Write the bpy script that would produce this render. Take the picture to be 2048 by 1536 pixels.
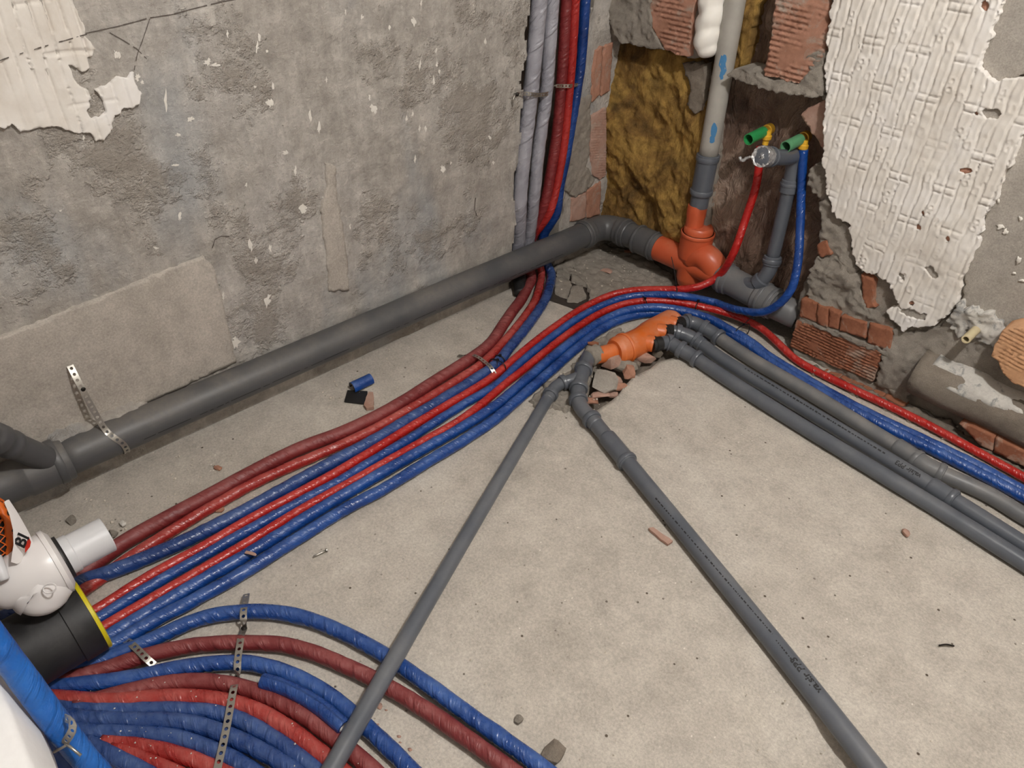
import bpy, bmesh, math, random
import numpy as np
from mathutils import Vector, Matrix
from mathutils.geometry import delaunay_2d_cdt
random.seed(7)
rng = np.random.default_rng(7)
for o in list(bpy.data.objects): bpy.data.objects.remove(o)
scene = bpy.context.scene
COL = scene.collection

# ------------------------------------------------------------------ camera
H = 1.6                      # lens height above the floor (m)
F = 1480.0                   # focal length in pixels of the 2048x1536 frame
R = np.array([[0.6848131753587416, 0.4562132438480926, -0.5682432498434791],
              [0.7283155590136016, -0.4025552399845967, 0.5545319875892184],
              [0.02423553906523868, -0.7936112114244259, -0.6079423358737839]])  # columns: image right, image down, forward
cam = bpy.data.cameras.new('camera')
cam.sensor_fit = 'HORIZONTAL'; cam.sensor_width = 36.0; cam.lens = 36.0 * F / 2048.0
cam.clip_start = 0.02; cam.clip_end = 50
camo = bpy.data.objects.new('camera', cam); COL.objects.link(camo)
m = Matrix.Identity(4)
for i in range(3):
    m[i][0] = R[i, 0]; m[i][1] = -R[i, 1]; m[i][2] = -R[i, 2]
m[2][3] = H
camo.matrix_world = m
scene.camera = camo

# ------------------------------------------------------------------ light
world = bpy.data.worlds.new('world'); scene.world = world; world.use_nodes = True
world.node_tree.nodes['Background'].inputs[0].default_value = (1.0, 0.985, 0.96, 1)
world.node_tree.nodes['Background'].inputs[1].default_value = 0.2
lamp = bpy.data.lights.new('ceiling_bulb', 'POINT'); lamp.energy = 108; lamp.color = (1.0, 0.985, 0.97); lamp.shadow_soft_size = 0.06
lo = bpy.data.objects.new('ceiling_bulb', lamp); COL.objects.link(lo); lo.location = (0.3, 0.85, 2.8)
vs = scene.view_settings
vs.view_transform = 'Standard'; vs.look = 'None'; vs.exposure = 0.6; vs.gamma = 1.0; vs.use_curve_mapping = False

# ------------------------------------------------------------------ pixel helpers (a pixel ray met with a real plane of the room)
XL = -1.99                   # left wall plane
YR = 2.42                    # right wall plane
def ray(p): return R @ np.array([p[0] - 1024.0, p[1] - 768.0, F])
def PZ(p, z=0.0):
    r = ray(p); t = (z - H) / r[2]; return np.array([r[0] * t, r[1] * t, z])
def PX(p, x=XL):
    r = ray(p); t = x / r[0]; return np.array([x, r[1] * t, H + r[2] * t])
def PY(p, y=YR):
    r = ray(p); t = y / r[1]; return np.array([r[0] * t, y, H + r[2] * t])
def PD(p, d):
    r = ray(p) * d / F; return np.array([r[0], r[1], H + r[2]])
FW = R[:, 2]
def depth(P): return float((np.array(P) - np.array([0, 0, H])) @ FW)
def V(*a): return np.array(a, float)

# ------------------------------------------------------------------ noise
def _h(i, j, k):
    n = (i * 374761393 + j * 668265263 + k * 2147483647 + 1013904223) & 0xffffffff
    n = ((n ^ (n >> 13)) * 1274126177) & 0xffffffff
    n = ((n ^ (n >> 16)) * 2246822519) & 0xffffffff
    return ((n ^ (n >> 15)) & 0xffff) / 65535.0
def vn(x, y, z=0.0):
    x, y, z = np.broadcast_arrays(np.asarray(x, float), np.asarray(y, float), np.asarray(z, float))
    i, j, k = (np.floor(a).astype(np.int64) for a in (x, y, z))
    u, v, w = x - i, y - j, z - k
    u, v, w = (t * t * (3 - 2 * t) for t in (u, v, w))
    r = 0
    for a in (0, 1):
        for b in (0, 1):
            for c in (0, 1):
                r = r + _h(i + a, j + b, k + c) * (u if a else 1 - u) * (v if b else 1 - v) * (w if c else 1 - w)
    return r * 2 - 1
def fbm(x, y, z=0.0, o=4, g=0.5):
    s = 0; a = 1; f = 1
    for n in range(o):
        s = s + a * vn(np.asarray(x) * f + 17.3 * n, np.asarray(y) * f + 5.1 * n, np.asarray(z) * f); a *= g; f *= 2.03
    return s

# ------------------------------------------------------------------ object helpers
def tag(o, label=None, cat=None, group=None, kind=None):
    if label: o['label'] = label
    if cat: o['category'] = cat
    if group: o['group'] = group
    if kind: o['kind'] = kind
    return o
def empty(name, loc, label, cat, group=None):
    o = bpy.data.objects.new(name, None); COL.objects.link(o); o.location = Vector(loc); o.empty_display_size = 0.03
    return tag(o, label, cat, group)
def wloc(o):
    l = Vector(o.location)
    p = o.parent
    while p: l += p.location; p = p.parent
    return l
def mk(name, verts, faces, mat, parent=None, uv=None, smooth=True, origin=None):
    vs_ = np.asarray(verts, float)
    if origin is None:
        lo_, hi_ = vs_.min(0), vs_.max(0); origin = np.array([(lo_[0] + hi_[0]) / 2, (lo_[1] + hi_[1]) / 2, lo_[2]])
    origin = np.asarray(origin, float)
    me = bpy.data.meshes.new(name)
    me.from_pydata((vs_ - origin).tolist(), [], [tuple(int(i) for i in f) for f in faces])
    if smooth: me.polygons.foreach_set('use_smooth', [True] * len(me.polygons))
    if uv is not None:
        ul = me.uv_layers.new(name='UVMap'); li = np.zeros(len(me.loops), np.int32); me.loops.foreach_get('vertex_index', li)
        ul.data.foreach_set('uv', np.asarray(uv, np.float32)[li].ravel())
    me.materials.append(mat); me.update()
    o = bpy.data.objects.new(name, me); COL.objects.link(o)
    loc = Vector(origin)
    if parent is not None:
        o.parent = parent; loc -= wloc(parent)
    o.location = loc
    return o
def join(parts):
    vs_, fs_, uv_, n = [], [], [], 0
    for q in parts:
        vs_.append(np.asarray(q[0], float)); fs_ += [tuple(i + n for i in f) for f in q[1]]
        uv_.append(np.asarray(q[2], float) if len(q) > 2 and q[2] is not None else np.zeros((len(q[0]), 2)))
        n += len(q[0])
    return np.vstack(vs_), fs_, np.vstack(uv_)
def catmull(P, step=0.02, closed=False):
    P = [np.asarray(p, float) for p in P]
    if len(P) == 2:
        n = max(2, int(np.linalg.norm(P[1] - P[0]) / step) + 1)
        return [P[0] + (P[1] - P[0]) * t for t in np.linspace(0, 1, n)]
    Q = [2 * P[0] - P[1]] + P + [2 * P[-1] - P[-2]]
    out = []
    for i in range(1, len(Q) - 2):
        p0, p1, p2, p3 = Q[i - 1:i + 3]
        t0 = 0; t1 = np.linalg.norm(p1 - p0) ** .5 + 1e-9; t2 = t1 + np.linalg.norm(p2 - p1) ** .5 + 1e-9; t3 = t2 + np.linalg.norm(p3 - p2) ** .5 + 1e-9
        n = max(2, int(np.linalg.norm(p2 - p1) / step) + 1)
        for t in np.linspace(t1, t2, n, endpoint=False):
            A1 = (t1 - t) / (t1 - t0) * p0 + (t - t0) / (t1 - t0) * p1
            A2 = (t2 - t) / (t2 - t1) * p1 + (t - t1) / (t2 - t1) * p2
            A3 = (t3 - t) / (t3 - t2) * p2 + (t - t2) / (t3 - t2) * p3
            B1 = (t2 - t) / (t2 - t0) * A1 + (t - t0) / (t2 - t0) * A2
            B2 = (t3 - t) / (t3 - t1) * A2 + (t - t1) / (t3 - t1) * A3
            out.append((t2 - t) / (t2 - t1) * B1 + (t - t1) / (t2 - t1) * B2)
    out.append(P[-1]); return out
def resmooth(P, step, it=6):
    P = np.array(catmull(P, step))
    for _ in range(it):
        Q = P.copy(); Q[1:-1] = (P[:-2] + 2 * P[1:-1] + P[2:]) / 4; P = Q
    return [p for p in P]
def frames(P):
    P = np.array(P); T = np.zeros_like(P); T[1:-1] = P[2:] - P[:-2]; T[0] = P[1] - P[0]; T[-1] = P[-1] - P[-2]
    T /= np.linalg.norm(T, axis=1)[:, None] + 1e-12
    a = V(0, 0, 1) if abs(T[0][2]) < .9 else V(1, 0, 0)
    n = a - T[0] * (a @ T[0]); n /= np.linalg.norm(n); Ns = [n]
    for i in range(1, len(P)):
        n = n - T[i] * (n @ T[i]); n = n / (np.linalg.norm(n) + 1e-12); Ns.append(n)
    Ns = np.array(Ns); return T, Ns, np.cross(T, Ns)
def sweep(P, rad, seg=20, cap=True, wr=None, flat=None):
    """tube through P with radius rad (number or list); wr(s, th) scales the radius"""
    P = np.array(P); n = len(P); T, N, B = frames(P)
    rad = np.full(n, rad) if np.isscalar(rad) else np.asarray(rad, float)
    s = np.concatenate([[0], np.cumsum(np.linalg.norm(np.diff(P, axis=0), axis=1))])
    th = np.arange(seg) * 2 * math.pi / seg
    S, TH = np.meshgrid(s, th, indexing='ij')
    rr = rad[:, None] * np.ones_like(S)
    if wr is not None: rr = rr * (1 + wr(S, TH))
    v = P[:, None, :] + (np.cos(TH) * rr)[..., None] * N[:, None, :] + (np.sin(TH) * rr)[..., None] * B[:, None, :]
    uv = np.stack([S, np.mod(TH / (2 * math.pi) + .5, 1)], -1).reshape(-1, 2)
    v = v.reshape(-1, 3); f = []
    for i in range(n - 1):
        for j in range(seg):
            k = (j + 1) % seg; f.append((i * seg + j, i * seg + k, (i + 1) * seg + k, (i + 1) * seg + j))
    if cap:
        f.append(tuple(range(seg - 1, -1, -1))); f.append(tuple((n - 1) * seg + j for j in range(seg)))
    return v, f, uv
def profile(path, prof, seg=28, cap=True):
    """lathe along a path by arc length: prof = [(s, r), ...], s may repeat or run back for hollow ends"""
    P = np.array(path); s = np.concatenate([[0], np.cumsum(np.linalg.norm(np.diff(P, axis=0), axis=1))])
    rings = []
    for i, (a, r) in enumerate(prof):
        rings.append((a, r))
        if i + 1 < len(prof):
            b, r2 = prof[i + 1]
            if b > a + 1e-6 and len(P) > 2:
                for q in s:
                    if a + 1e-4 < q < b - 1e-4: rings.append((q, r + (r2 - r) * (q - a) / (b - a)))
    T, N, B = frames(P)
    th = np.arange(seg) * 2 * math.pi / seg
    v, uv = [], []
    for a, r in rings:
        k = min(max(np.searchsorted(s, a) - 1, 0), len(P) - 2); t = (a - s[k]) / max(s[k + 1] - s[k], 1e-9)
        c = P[k] + (P[k + 1] - P[k]) * t; tt = min(max(t, 0), 1)
        n_ = N[k] * (1 - tt) + N[k + 1] * tt; b_ = B[k] * (1 - tt) + B[k + 1] * tt
        for q in th:
            v.append(c + (math.cos(q) * n_ + math.sin(q) * b_) * r); uv.append((a, q / (2 * math.pi)))
    n = len(rings); f = []
    for i in range(n - 1):
        for j in range(seg):
            k = (j + 1) % seg; f.append((i * seg + j, i * seg + k, (i + 1) * seg + k, (i + 1) * seg + j))
    if cap:
        f.append(tuple(range(seg - 1, -1, -1))); f.append(tuple((n - 1) * seg + j for j in range(seg)))
    return np.array(v), f, np.array(uv)
def ring(path, s, w, r, h=0.004, seg=28):
    e = min(w * .25, .003)
    return profile(path, [(s - w / 2, r * .97), (s - w / 2, r + h * .6), (s - w / 2 + e, r + h), (s + w / 2 - e, r + h), (s + w / 2, r + h * .6), (s + w / 2, r * .97)], seg)
def plen(path):
    P = np.array(path); return float(np.linalg.norm(np.diff(P, axis=0), axis=1).sum())
def sharp(o, ang=35):
    me = o.data
    try: me.set_sharp_from_angle(angle=math.radians(ang))
    except Exception: pass
    return o
def inpoly(poly, x, y):
    x = np.asarray(x, float); y = np.asarray(y, float); ins = np.zeros(x.shape, bool); A = np.array(poly)
    for (x1, y1), (x2, y2) in zip(A, np.roll(A, -1, 0)):
        c = ((y1 > y) != (y2 > y)); xi = (x2 - x1) * (y - y1) / (y2 - y1 + 1e-15) + x1; ins ^= c & (x < xi)
    return ins
def slab(outline, to3d, front, thick, su=0.006, sv=None, jit=0.0, rag=0.0, holes=(), seed=0):
    """a plate with an exact ragged outline in (u, v), front relief front(u, v) and a body thick behind it"""
    sv = sv or su; g = np.random.default_rng(seed)
    def dens(poly, step):
        out = []
        for a, b in zip(poly, poly[1:] + poly[:1]):
            a = np.array(a[:2], float); b = np.array(b[:2], float); n = max(1, int(np.linalg.norm(b - a) / step)); d = b - a
            nn = np.array([-d[1], d[0]]) / (np.linalg.norm(d) + 1e-9)
            for i in range(n):
                t = i / n; q = a + d * t
                out.append(q + nn * (rag * float(fbm(q[0] * 60 + seed, q[1] * 60, 0, 3)) if rag else 0))
        return out
    loops = [dens(list(outline), max(su, sv) * .9)] + [dens(list(h), max(su, sv) * .9) for h in holes]
    pts, edges = [], []
    for L in loops:
        n0 = len(pts); pts += [Vector((float(q[0]), float(q[1]))) for q in L]
        edges += [(n0 + i, n0 + (i + 1) % len(L)) for i in range(len(L))]
    nb = len(pts)
    A = np.array(loops[0]); lo_, hi_ = A.min(0), A.max(0)
    gu, gv = np.meshgrid(np.arange(lo_[0] + su / 2, hi_[0], su), np.arange(lo_[1] + sv / 2, hi_[1], sv), indexing='ij')
    gu = gu.ravel() + g.uniform(-.2, .2, gu.size) * su; gv = gv.ravel() + g.uniform(-.1, .1, gv.size) * sv
    ins = np.zeros(gu.size, bool); B_ = np.roll(A, -1, 0)
    for (x1, y1), (x2, y2) in zip(A, B_):
        c = ((y1 > gv) != (y2 > gv))
        with np.errstate(divide='ignore', invalid='ignore'): xi = (x2 - x1) * (gv - y1) / (y2 - y1 + 1e-15) + x1
        ins ^= c & (gu < xi)
    gu, gv = gu[ins], gv[ins]
    if len(gu):
        keep = np.ones(len(gu), bool); lim = (min(su, sv) * .45) ** 2
        for k in range(0, nb):
            keep &= ((gu - pts[k][0]) ** 2 + (gv - pts[k][1]) ** 2) > lim
        gu, gv = gu[keep], gv[keep]
    pts += [Vector((float(a), float(b))) for a, b in zip(gu, gv)]
    res = delaunay_2d_cdt(pts, edges, [], 1, 1e-6)
    vco = np.array([[p[0], p[1]] for p in res[0]]); faces = [tuple(f) for f in res[2]]
    for L in loops[1:]:
        cc = np.array([vco[list(f)].mean(0) for f in faces]); q = inpoly(L, cc[:, 0], cc[:, 1]); faces = [f for f, z in zip(faces, q) if not z]
    d = front(vco[:, 0], vco[:, 1]) if callable(front) else np.full(len(vco), float(front))
    n = len(vco)
    V3 = to3d(vco[:, 0], vco[:, 1], d)
    cnt = {}
    for f_ in faces:
        for a, b in zip(f_, f_[1:] + f_[:1]): cnt[(a, b)] = cnt.get((a, b), 0) + 1
    be = [(a, b) for (a, b) in cnt if (b, a) not in cnt]
    bi = sorted({a for e in be for a in e}); mp = {a: n + i for i, a in enumerate(bi)}
    Bk = to3d(vco[bi, 0], vco[bi, 1], np.full(len(bi), -thick) if np.isscalar(thick) else -np.asarray(thick))
    faces += [(b, a, mp[a], mp[b]) for a, b in be]
    return np.vstack([V3, Bk]), faces
def wallR(u, v, d): return np.stack([u, YR - d + 0 * u, v], -1)
def wallL(u, v, d): return np.stack([XL + d + 0 * u, u, v], -1)
def flo(u, v, d): return np.stack([u, v, d + 0 * u], -1)
def polyR(pts, y=YR): return [(PY(p, y)[0], PY(p, y)[2]) for p in pts]
def polyL(pts, x=XL): return [(PX(p, x)[1], PX(p, x)[2]) for p in pts]
def polyF(pts, z=0.0): return [(PZ(p, z)[0], PZ(p, z)[1]) for p in pts]

# ------------------------------------------------------------------ materials
def lin(c):
    return tuple(((x / 255) / 12.92 if x / 255 <= .04045 else ((x / 255 + .055) / 1.055) ** 2.4) for x in c) + (1,)
class NT:
    def __init__(s, name):
        s.m = bpy.data.materials.new(name); s.m.use_nodes = True; s.t = s.m.node_tree; s.n = s.t.nodes; s.b = s.n['Principled BSDF']
    def link(s, a, b): s.t.links.new(a, b)
    def coord(s, w='Object', sc=(1, 1, 1), rot=(0, 0, 0)):
        c = s.n.new('ShaderNodeTexCoord'); mp = s.n.new('ShaderNodeMapping'); mp.inputs['Scale'].default_value = sc; mp.inputs['Rotation'].default_value = rot
        s.link(c.outputs[w], mp.inputs[0]); return mp.outputs[0]
    def noise(s, co, scale, det=4, rough=.55, dist=0, out='Fac'):
        x = s.n.new('ShaderNodeTexNoise'); x.inputs['Scale'].default_value = scale; x.inputs['Detail'].default_value = det; x.inputs['Roughness'].default_value = rough; x.inputs['Distortion'].default_value = dist
        s.link(co, x.inputs['Vector']); return x.outputs[out]
    def vor(s, co, scale, feat='F1', out='Distance', rnd=1):
        x = s.n.new('ShaderNodeTexVoronoi'); x.feature = feat; x.inputs['Scale'].default_value = scale; x.inputs['Randomness'].default_value = rnd
        s.link(co, x.inputs['Vector']); return x.outputs[out]
    def wave(s, co, scale, dist=2, det=2, dsc=1):
        x = s.n.new('ShaderNodeTexWave'); x.inputs['Scale'].default_value = scale; x.inputs['Distortion'].default_value = dist; x.inputs['Detail'].default_value = det; x.inputs['Detail Scale'].default_value = dsc
        s.link(co, x.inputs['Vector']); return x.outputs['Fac']
    def ramp(s, f, stops):
        x = s.n.new('ShaderNodeValToRGB'); e = x.color_ramp.elements
        while len(e) < len(stops): e.new(.5)
        for el, (p, c) in zip(e, stops): el.position = p; el.color = c if len(c) == 4 else tuple(c) + (1,)
        s.link(f, x.inputs[0]); return x.outputs[0]
    def mix(s, f, a, b, mode='MIX'):
        x = s.n.new('ShaderNodeMix'); x.data_type = 'RGBA'; x.blend_type = mode
        for i, val in ((0, f), (6, a), (7, b)):
            if hasattr(val, 'node'): s.link(val, x.inputs[i])
            else: x.inputs[i].default_value = val
        return x.outputs[2]
    def math(s, op, a, b=0.0):
        x = s.n.new('ShaderNodeMath'); x.operation = op
        for i, val in ((0, a), (1, b)):
            if hasattr(val, 'node'): s.link(val, x.inputs[i])
            else: x.inputs[i].default_value = val
        return x.outputs[0]
    def up(s):
        g = s.n.new('ShaderNodeNewGeometry'); q = s.n.new('ShaderNodeSeparateXYZ'); s.link(g.outputs['True Normal'], q.inputs[0]); return q.outputs[2]
    def bump(s, h, st=.3, dist=.01, prev=None):
        x = s.n.new('ShaderNodeBump'); x.inputs['Strength'].default_value = st; x.inputs['Distance'].default_value = dist; s.link(h, x.inputs['Height'])
        if prev is not None: s.link(prev, x.inputs['Normal'])
        return x.outputs[0]
    def out(s, col, rough=.6, nrm=None, met=0.0, spec=.5, **kw):
        for k, val in (('Base Color', col), ('Roughness', rough), ('Metallic', met), ('Specular IOR Level', spec)):
            if hasattr(val, 'node'): s.link(val, s.b.inputs[k])
            else: s.b.inputs[k].default_value = val
        if nrm is not None: s.link(nrm, s.b.inputs['Normal'])
        for k, val in kw.items(): s.b.inputs[k.replace('_', ' ')].default_value = val
        return s.m
W = (1, 1, 1, 1); K = (0, 0, 0, 1)
def m_concrete(name, c1, c2, c3, speck=True, bs=.5, sc=1.0, spots=None):
    t = NT(name); co = t.coord()
    big = t.noise(co, 1.7 * sc, 5, .6, .4); mid = t.noise(co, 11 * sc, 8, .7); fine = t.noise(co, 150 * sc, 5, .75)
    c = t.ramp(big, [(.32, lin(c1)), (.52, lin(c2)), (.72, lin(c3))])
    c = t.mix(t.ramp(mid, [(.35, K), (.65, W)]), c, t.mix(.5, c, lin(c2)), 'MIX')
    c = t.mix(.5, c, t.ramp(fine, [(.25, (.25, .25, .25, 1)), (.55, (.62, .62, .62, 1)), (.8, (.95, .95, .95, 1))]), 'OVERLAY')
    c = t.mix(.35, c, t.ramp(mid, [(.3, (.3, .29, .28, 1)), (.7, (.75, .74, .73, 1))]), 'OVERLAY')
    if speck:
        v = t.vor(co, 26 * sc); d = t.noise(co, 13, 2)
        hole = t.math('MULTIPLY', t.ramp(v, [(.07, W), (.11, K)]), t.ramp(d, [(.5, K), (.56, W)]))
        c = t.mix(hole, c, lin((88, 78, 68)))
        v2 = t.vor(t.coord(sc=(1.3, .9, 1.1)), 34 * sc)
        lt = t.math('MULTIPLY', t.ramp(v2, [(.06, W), (.1, K)]), t.ramp(t.noise(co, 7, 2), [(.52, K), (.6, W)]))
        c = t.mix(lt, c, lin((222, 216, 206)))
    h = t.math('ADD', t.math('MULTIPLY', fine, .5), t.math('MULTIPLY', mid, .9))
    return t.out(c, .92, t.bump(h, bs, .011), spec=.2)
def m_wall_left():
    t = NT('left wall cement'); co = t.coord()
    big = t.noise(co, 1.6, 5, .62, .0); mid = t.noise(t.coord(sc=(1, 1.0, 1.7)), 9, 8, .72, .1); fine = t.noise(co, 90, 5, .7)
    sc_ = t.noise(t.coord(rot=(.5, 0, 0), sc=(1, 2.6, .9)), 9, 7, .7, .0)
    c = t.ramp(big, [(.3, lin((158, 151, 143))), (.5, lin((174, 168, 160))), (.68, lin((186, 181, 175)))])
    c = t.mix(.55, c, t.ramp(mid, [(.3, (.26, .25, .24, 1)), (.52, (.5, .5, .5, 1)), (.72, (.72, .72, .72, 1))]), 'OVERLAY')
    c = t.mix(.35, c, t.ramp(sc_, [(.35, (.35, .35, .35, 1)), (.5, (.5, .5, .5, 1)), (.68, (.78, .79, .8, 1))]), 'OVERLAY')
    c = t.mix(.3, c, t.ramp(fine, [(.25, (.25, .25, .25, 1)), (.8, (.8, .8, .8, 1))]), 'OVERLAY')
    # bluish smear below the middle and a lighter vertical trowel strip
    blue = t.math('MULTIPLY', t.ramp(t.noise(t.coord(sc=(1, 1.1, .5)), 2.3, 4, .55), [(.54, K), (.66, W)]), .4)
    c = t.mix(blue, c, lin((150, 158, 164)))
    # worn patches with raw sand
    pt = t.ramp(t.noise(co, 3.1, 7, .72, .0), [(.54, K), (.62, W)])
    c = t.mix(t.math('MULTIPLY', pt, .5), c, lin((160, 150, 138)))
    wh = t.ramp(t.noise(t.coord(sc=(1, 2.2, .8)), 14, 6, .75, .0), [(.68, K), (.76, W)])
    c = t.mix(t.math('MULTIPLY', wh, .45), c, lin((198, 192, 184)))
    h = t.math('ADD', t.math('MULTIPLY', t.math('ADD', fine, t.math('MULTIPLY', mid, 1.6)), t.ramp(pt, [(0, (.45, .45, .45, 1)), (1, W)])), t.math('MULTIPLY', sc_, .8))
    return t.out(c, .93, t.bump(h, 1.0, .010), spec=.2)
def m_tube(name, c1, c2, dust, wsc=60, wst=.35, rough=.22, dustamt=.45, helix=.6):
    t = NT(name); uv = t.coord('UV', (1, .12, 1))
    t2 = t.coord('UV', (1, .11, 1)); mp = t.n.new('ShaderNodeMapping'); mp.inputs['Rotation'].default_value = (0, 0, helix); t.link(t2, mp.inputs[0]); mq = t.n.new('ShaderNodeMapping'); mq.inputs['Scale'].default_value = (1, .2, 1); t.link(mp.outputs[0], mq.inputs[0]); t2 = mq.outputs[0]
    n = t.noise(t2, wsc, 3, .5, .6); n2 = t.noise(uv, 22, 4, .6); n3 = t.noise(t.coord('Object'), 9, 5, .6); n4 = t.noise(t.coord('Object'), 60, 5, .7)
    c = t.mix(t.ramp(n3, [(.35, K), (.65, W)]), lin(c1), lin(c2))
    d = t.math('MULTIPLY', t.ramp(t.up(), [(.25, K), (.9, W)]), t.math('MULTIPLY', t.ramp(n3, [(.36, (.25, .25, .25, 1)), (.62, W)]), t.ramp(n4, [(.3, (.2, .2, .2, 1)), (.7, W)])))
    d = t.math('MULTIPLY', d, dustamt)
    c = t.mix(d, c, lin(dust))
    rg = t.math('ADD', t.math('MULTIPLY', d, .6), rough)
    wr_ = t.ramp(n, [(.38, K), (.5, (.35, .35, .35, 1)), (.62, W)])
    b = t.bump(wr_, min(1, wst * 1.6), .0032); b = t.bump(n2, min(1, wst * 1.4), .006, b); b = t.bump(n4, .25, .0015, b)
    return t.out(c, rg, b, spec=.5)
def m_plastic(name, c1, c2, rough=.42, dust=None, dustamt=.3, dsc=6, spec=.45):
    t = NT(name); co = t.coord()
    n = t.noise(co, dsc, 5, .6); n2 = t.noise(co, 55, 4, .7)
    c = t.mix(t.ramp(n, [(.35, K), (.65, W)]), lin(c1), lin(c2)); rg = rough
    if dust:
        d = t.math('MULTIPLY', t.ramp(t.up(), [(.1, K), (.9, W)]), t.math('MULTIPLY', t.ramp(n, [(.42, K), (.66, W)]), dustamt))
        d = t.math('MULTIPLY', d, t.ramp(n2, [(.25, (.3, .3, .3, 1)), (.7, W)]))
        c = t.mix(d, c, lin(dust)); rg = t.math('ADD', rough, t.math('MULTIPLY', d, .4))
    return t.out(c, rg, t.bump(n2, .05, .002), spec=spec)
def m_brick(name, c1, c2, mort=(160, 150, 138), amt=.5, gs=9):
    t = NT(name); co = t.coord()
    n = t.noise(co, 14, 5, .6); f = t.noise(co, 120, 4, .7); g = t.noise(co, gs, 6, .7, .6)
    c = t.mix(t.ramp(n, [(.35, K), (.65, W)]), lin(c1), lin(c2))
    c = t.mix(t.math('MULTIPLY', t.ramp(g, [(.52, K), (.62, W)]), amt), c, lin(mort))
    c = t.mix(.25, c, t.ramp(f, [(.25, (.3, .3, .3, 1)), (.75, (.75, .75, .75, 1))]), 'OVERLAY')
    return t.out(c, .88, t.bump(f, .25, .003), spec=.2)
def m_white_plaster():
    t = NT('white plaster'); co = t.coord()
    n = t.noise(co, 6, 5, .6); f = t.noise(co, 90, 5, .7); g = t.noise(co, 22, 5, .6)
    c = t.ramp(n, [(.3, lin((206, 198, 188))), (.5, lin((220, 214, 206))), (.7, lin((228, 224, 220)))])
    c = t.mix(.2, c, t.ramp(g, [(.3, (.35, .34, .33, 1)), (.7, (.65, .65, .65, 1))]), 'OVERLAY')
    v = t.vor(co, 9); d = t.ramp(v, [(.035, W), (.045, K)])
    c = t.mix(t.math('MULTIPLY', d, .0), c, lin((176, 110, 80)))
    return t.out(c, .9, t.bump(f, .25, .003), spec=.2)
def m_wool():
    t = NT('yellow mineral wool'); co = t.coord(); co2 = t.coord(sc=(1, 1, .45), rot=(0, .5, 0))
    n = t.noise(co, 5, 6, .65, .8); s_ = t.noise(co2, 28, 6, .75, 1.2); f = t.noise(co, 130, 4, .8)
    c = t.ramp(n, [(.3, lin((78, 63, 44))), (.45, lin((132, 102, 60))), (.6, lin((176, 142, 80))), (.74, lin((164, 124, 60)))])
    c = t.mix(.6, c, t.ramp(s_, [(.3, (.2, .19, .16, 1)), (.5, (.5, .5, .47, 1)), (.72, (.82, .8, .7, 1))]), 'OVERLAY')
    dk = t.ramp(t.noise(co, 3.2, 5, .6, .5), [(.54, K), (.66, W)])
    c = t.mix(t.math('MULTIPLY', dk, .8), c, lin((58, 51, 38)))
    h = t.math('ADD', s_, t.math('MULTIPLY', f, .4))
    return t.out(c, .97, t.bump(h, .9, .012), spec=.1)
def m_foil():
    t = NT('brown foil paper'); co = t.coord()
    n = t.noise(co, 4, 5, .6, .6); w = t.noise(t.coord(rot=(0, .8, 0), sc=(1, 1, .4)), 16, 5, .65, 1.5); f = t.noise(co, 60, 4, .7)
    c = t.ramp(n, [(.3, lin((84, 64, 54))), (.5, lin((118, 96, 82))), (.72, lin((168, 148, 132)))])
    c = t.mix(.5, c, t.ramp(w, [(.3, (.25, .24, .23, 1)), (.7, (.75, .73, .7, 1))]), 'OVERLAY')
    return t.out(c, t.ramp(f, [(.3, (.35, .35, .35, 1)), (.7, (.6, .6, .6, 1))]), t.bump(w, 1.0, .03), spec=.6)
def m_simple(name, c, rough=.5, met=0.0, bs=.0, bsc=60, spec=.5, var=.12):
    t = NT(name); co = t.coord(); n = t.noise(co, bsc, 4, .6)
    cc = t.mix(var, lin(c), t.ramp(n, [(.3, (.2, .2, .2, 1)), (.7, (.8, .8, .8, 1))]), 'OVERLAY')
    return t.out(cc, rough, t.bump(n, bs, .004) if bs else None, met, spec)
M = {}
M['floor'] = m_concrete('concrete floor', (166, 159, 149), (180, 173, 163), (192, 186, 177))
M['wall_l'] = m_wall_left()
M['wall_s'] = m_concrete('smooth trowelled cement coat', (158, 151, 142), (168, 161, 152), (178, 171, 162), False, .25, 1.2)
M['mortar'] = m_concrete('rough grey mortar', (148, 140, 130), (170, 162, 151), (184, 176, 165), False, 1.0, 3)
M['mortar_dark'] = m_concrete('dusty dark mortar', (118, 108, 98), (140, 130, 118), (156, 147, 136), False, .8, 2.5)
M['cement'] = m_concrete('smooth grey cement', (142, 136, 128), (156, 150, 142), (168, 163, 156), False, .25, 1.5)
M['room'] = m_concrete('room plaster', (168, 164, 158), (180, 176, 170), (190, 186, 180), False, .2)
M['plaster'] = m_white_plaster()
M['white_wall'] = m_simple('white wall paint', (228, 226, 224), .8, 0, .15, 80)
M['blue'] = m_tube('blue foam film', (16, 54, 120), (24, 72, 148), (112, 134, 168))
M['blue_d'] = m_tube('dusty dark blue foam film', (20, 48, 104), (30, 64, 128), (118, 136, 164), dustamt=.4)
M['blue_b'] = m_tube('bright blue foam film', (18, 78, 152), (30, 98, 176), (112, 158, 202), 42, .5, .28, .25)
M['red'] = m_tube('red foam film', (146, 34, 32), (164, 46, 42), (186, 128, 118))
M['red_b'] = m_tube('bright red foam film', (164, 26, 24), (180, 36, 31), (196, 116, 104), dustamt=.35)
M['red_d'] = m_tube('dark red foam', (108, 34, 36), (124, 44, 44), (158, 108, 104), dustamt=.5, rough=.42)
M['silver'] = m_tube('silver grey insulation film', (140, 139, 147), (158, 157, 164), (178, 176, 178), 40, .6, .3, .2, .9)
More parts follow.
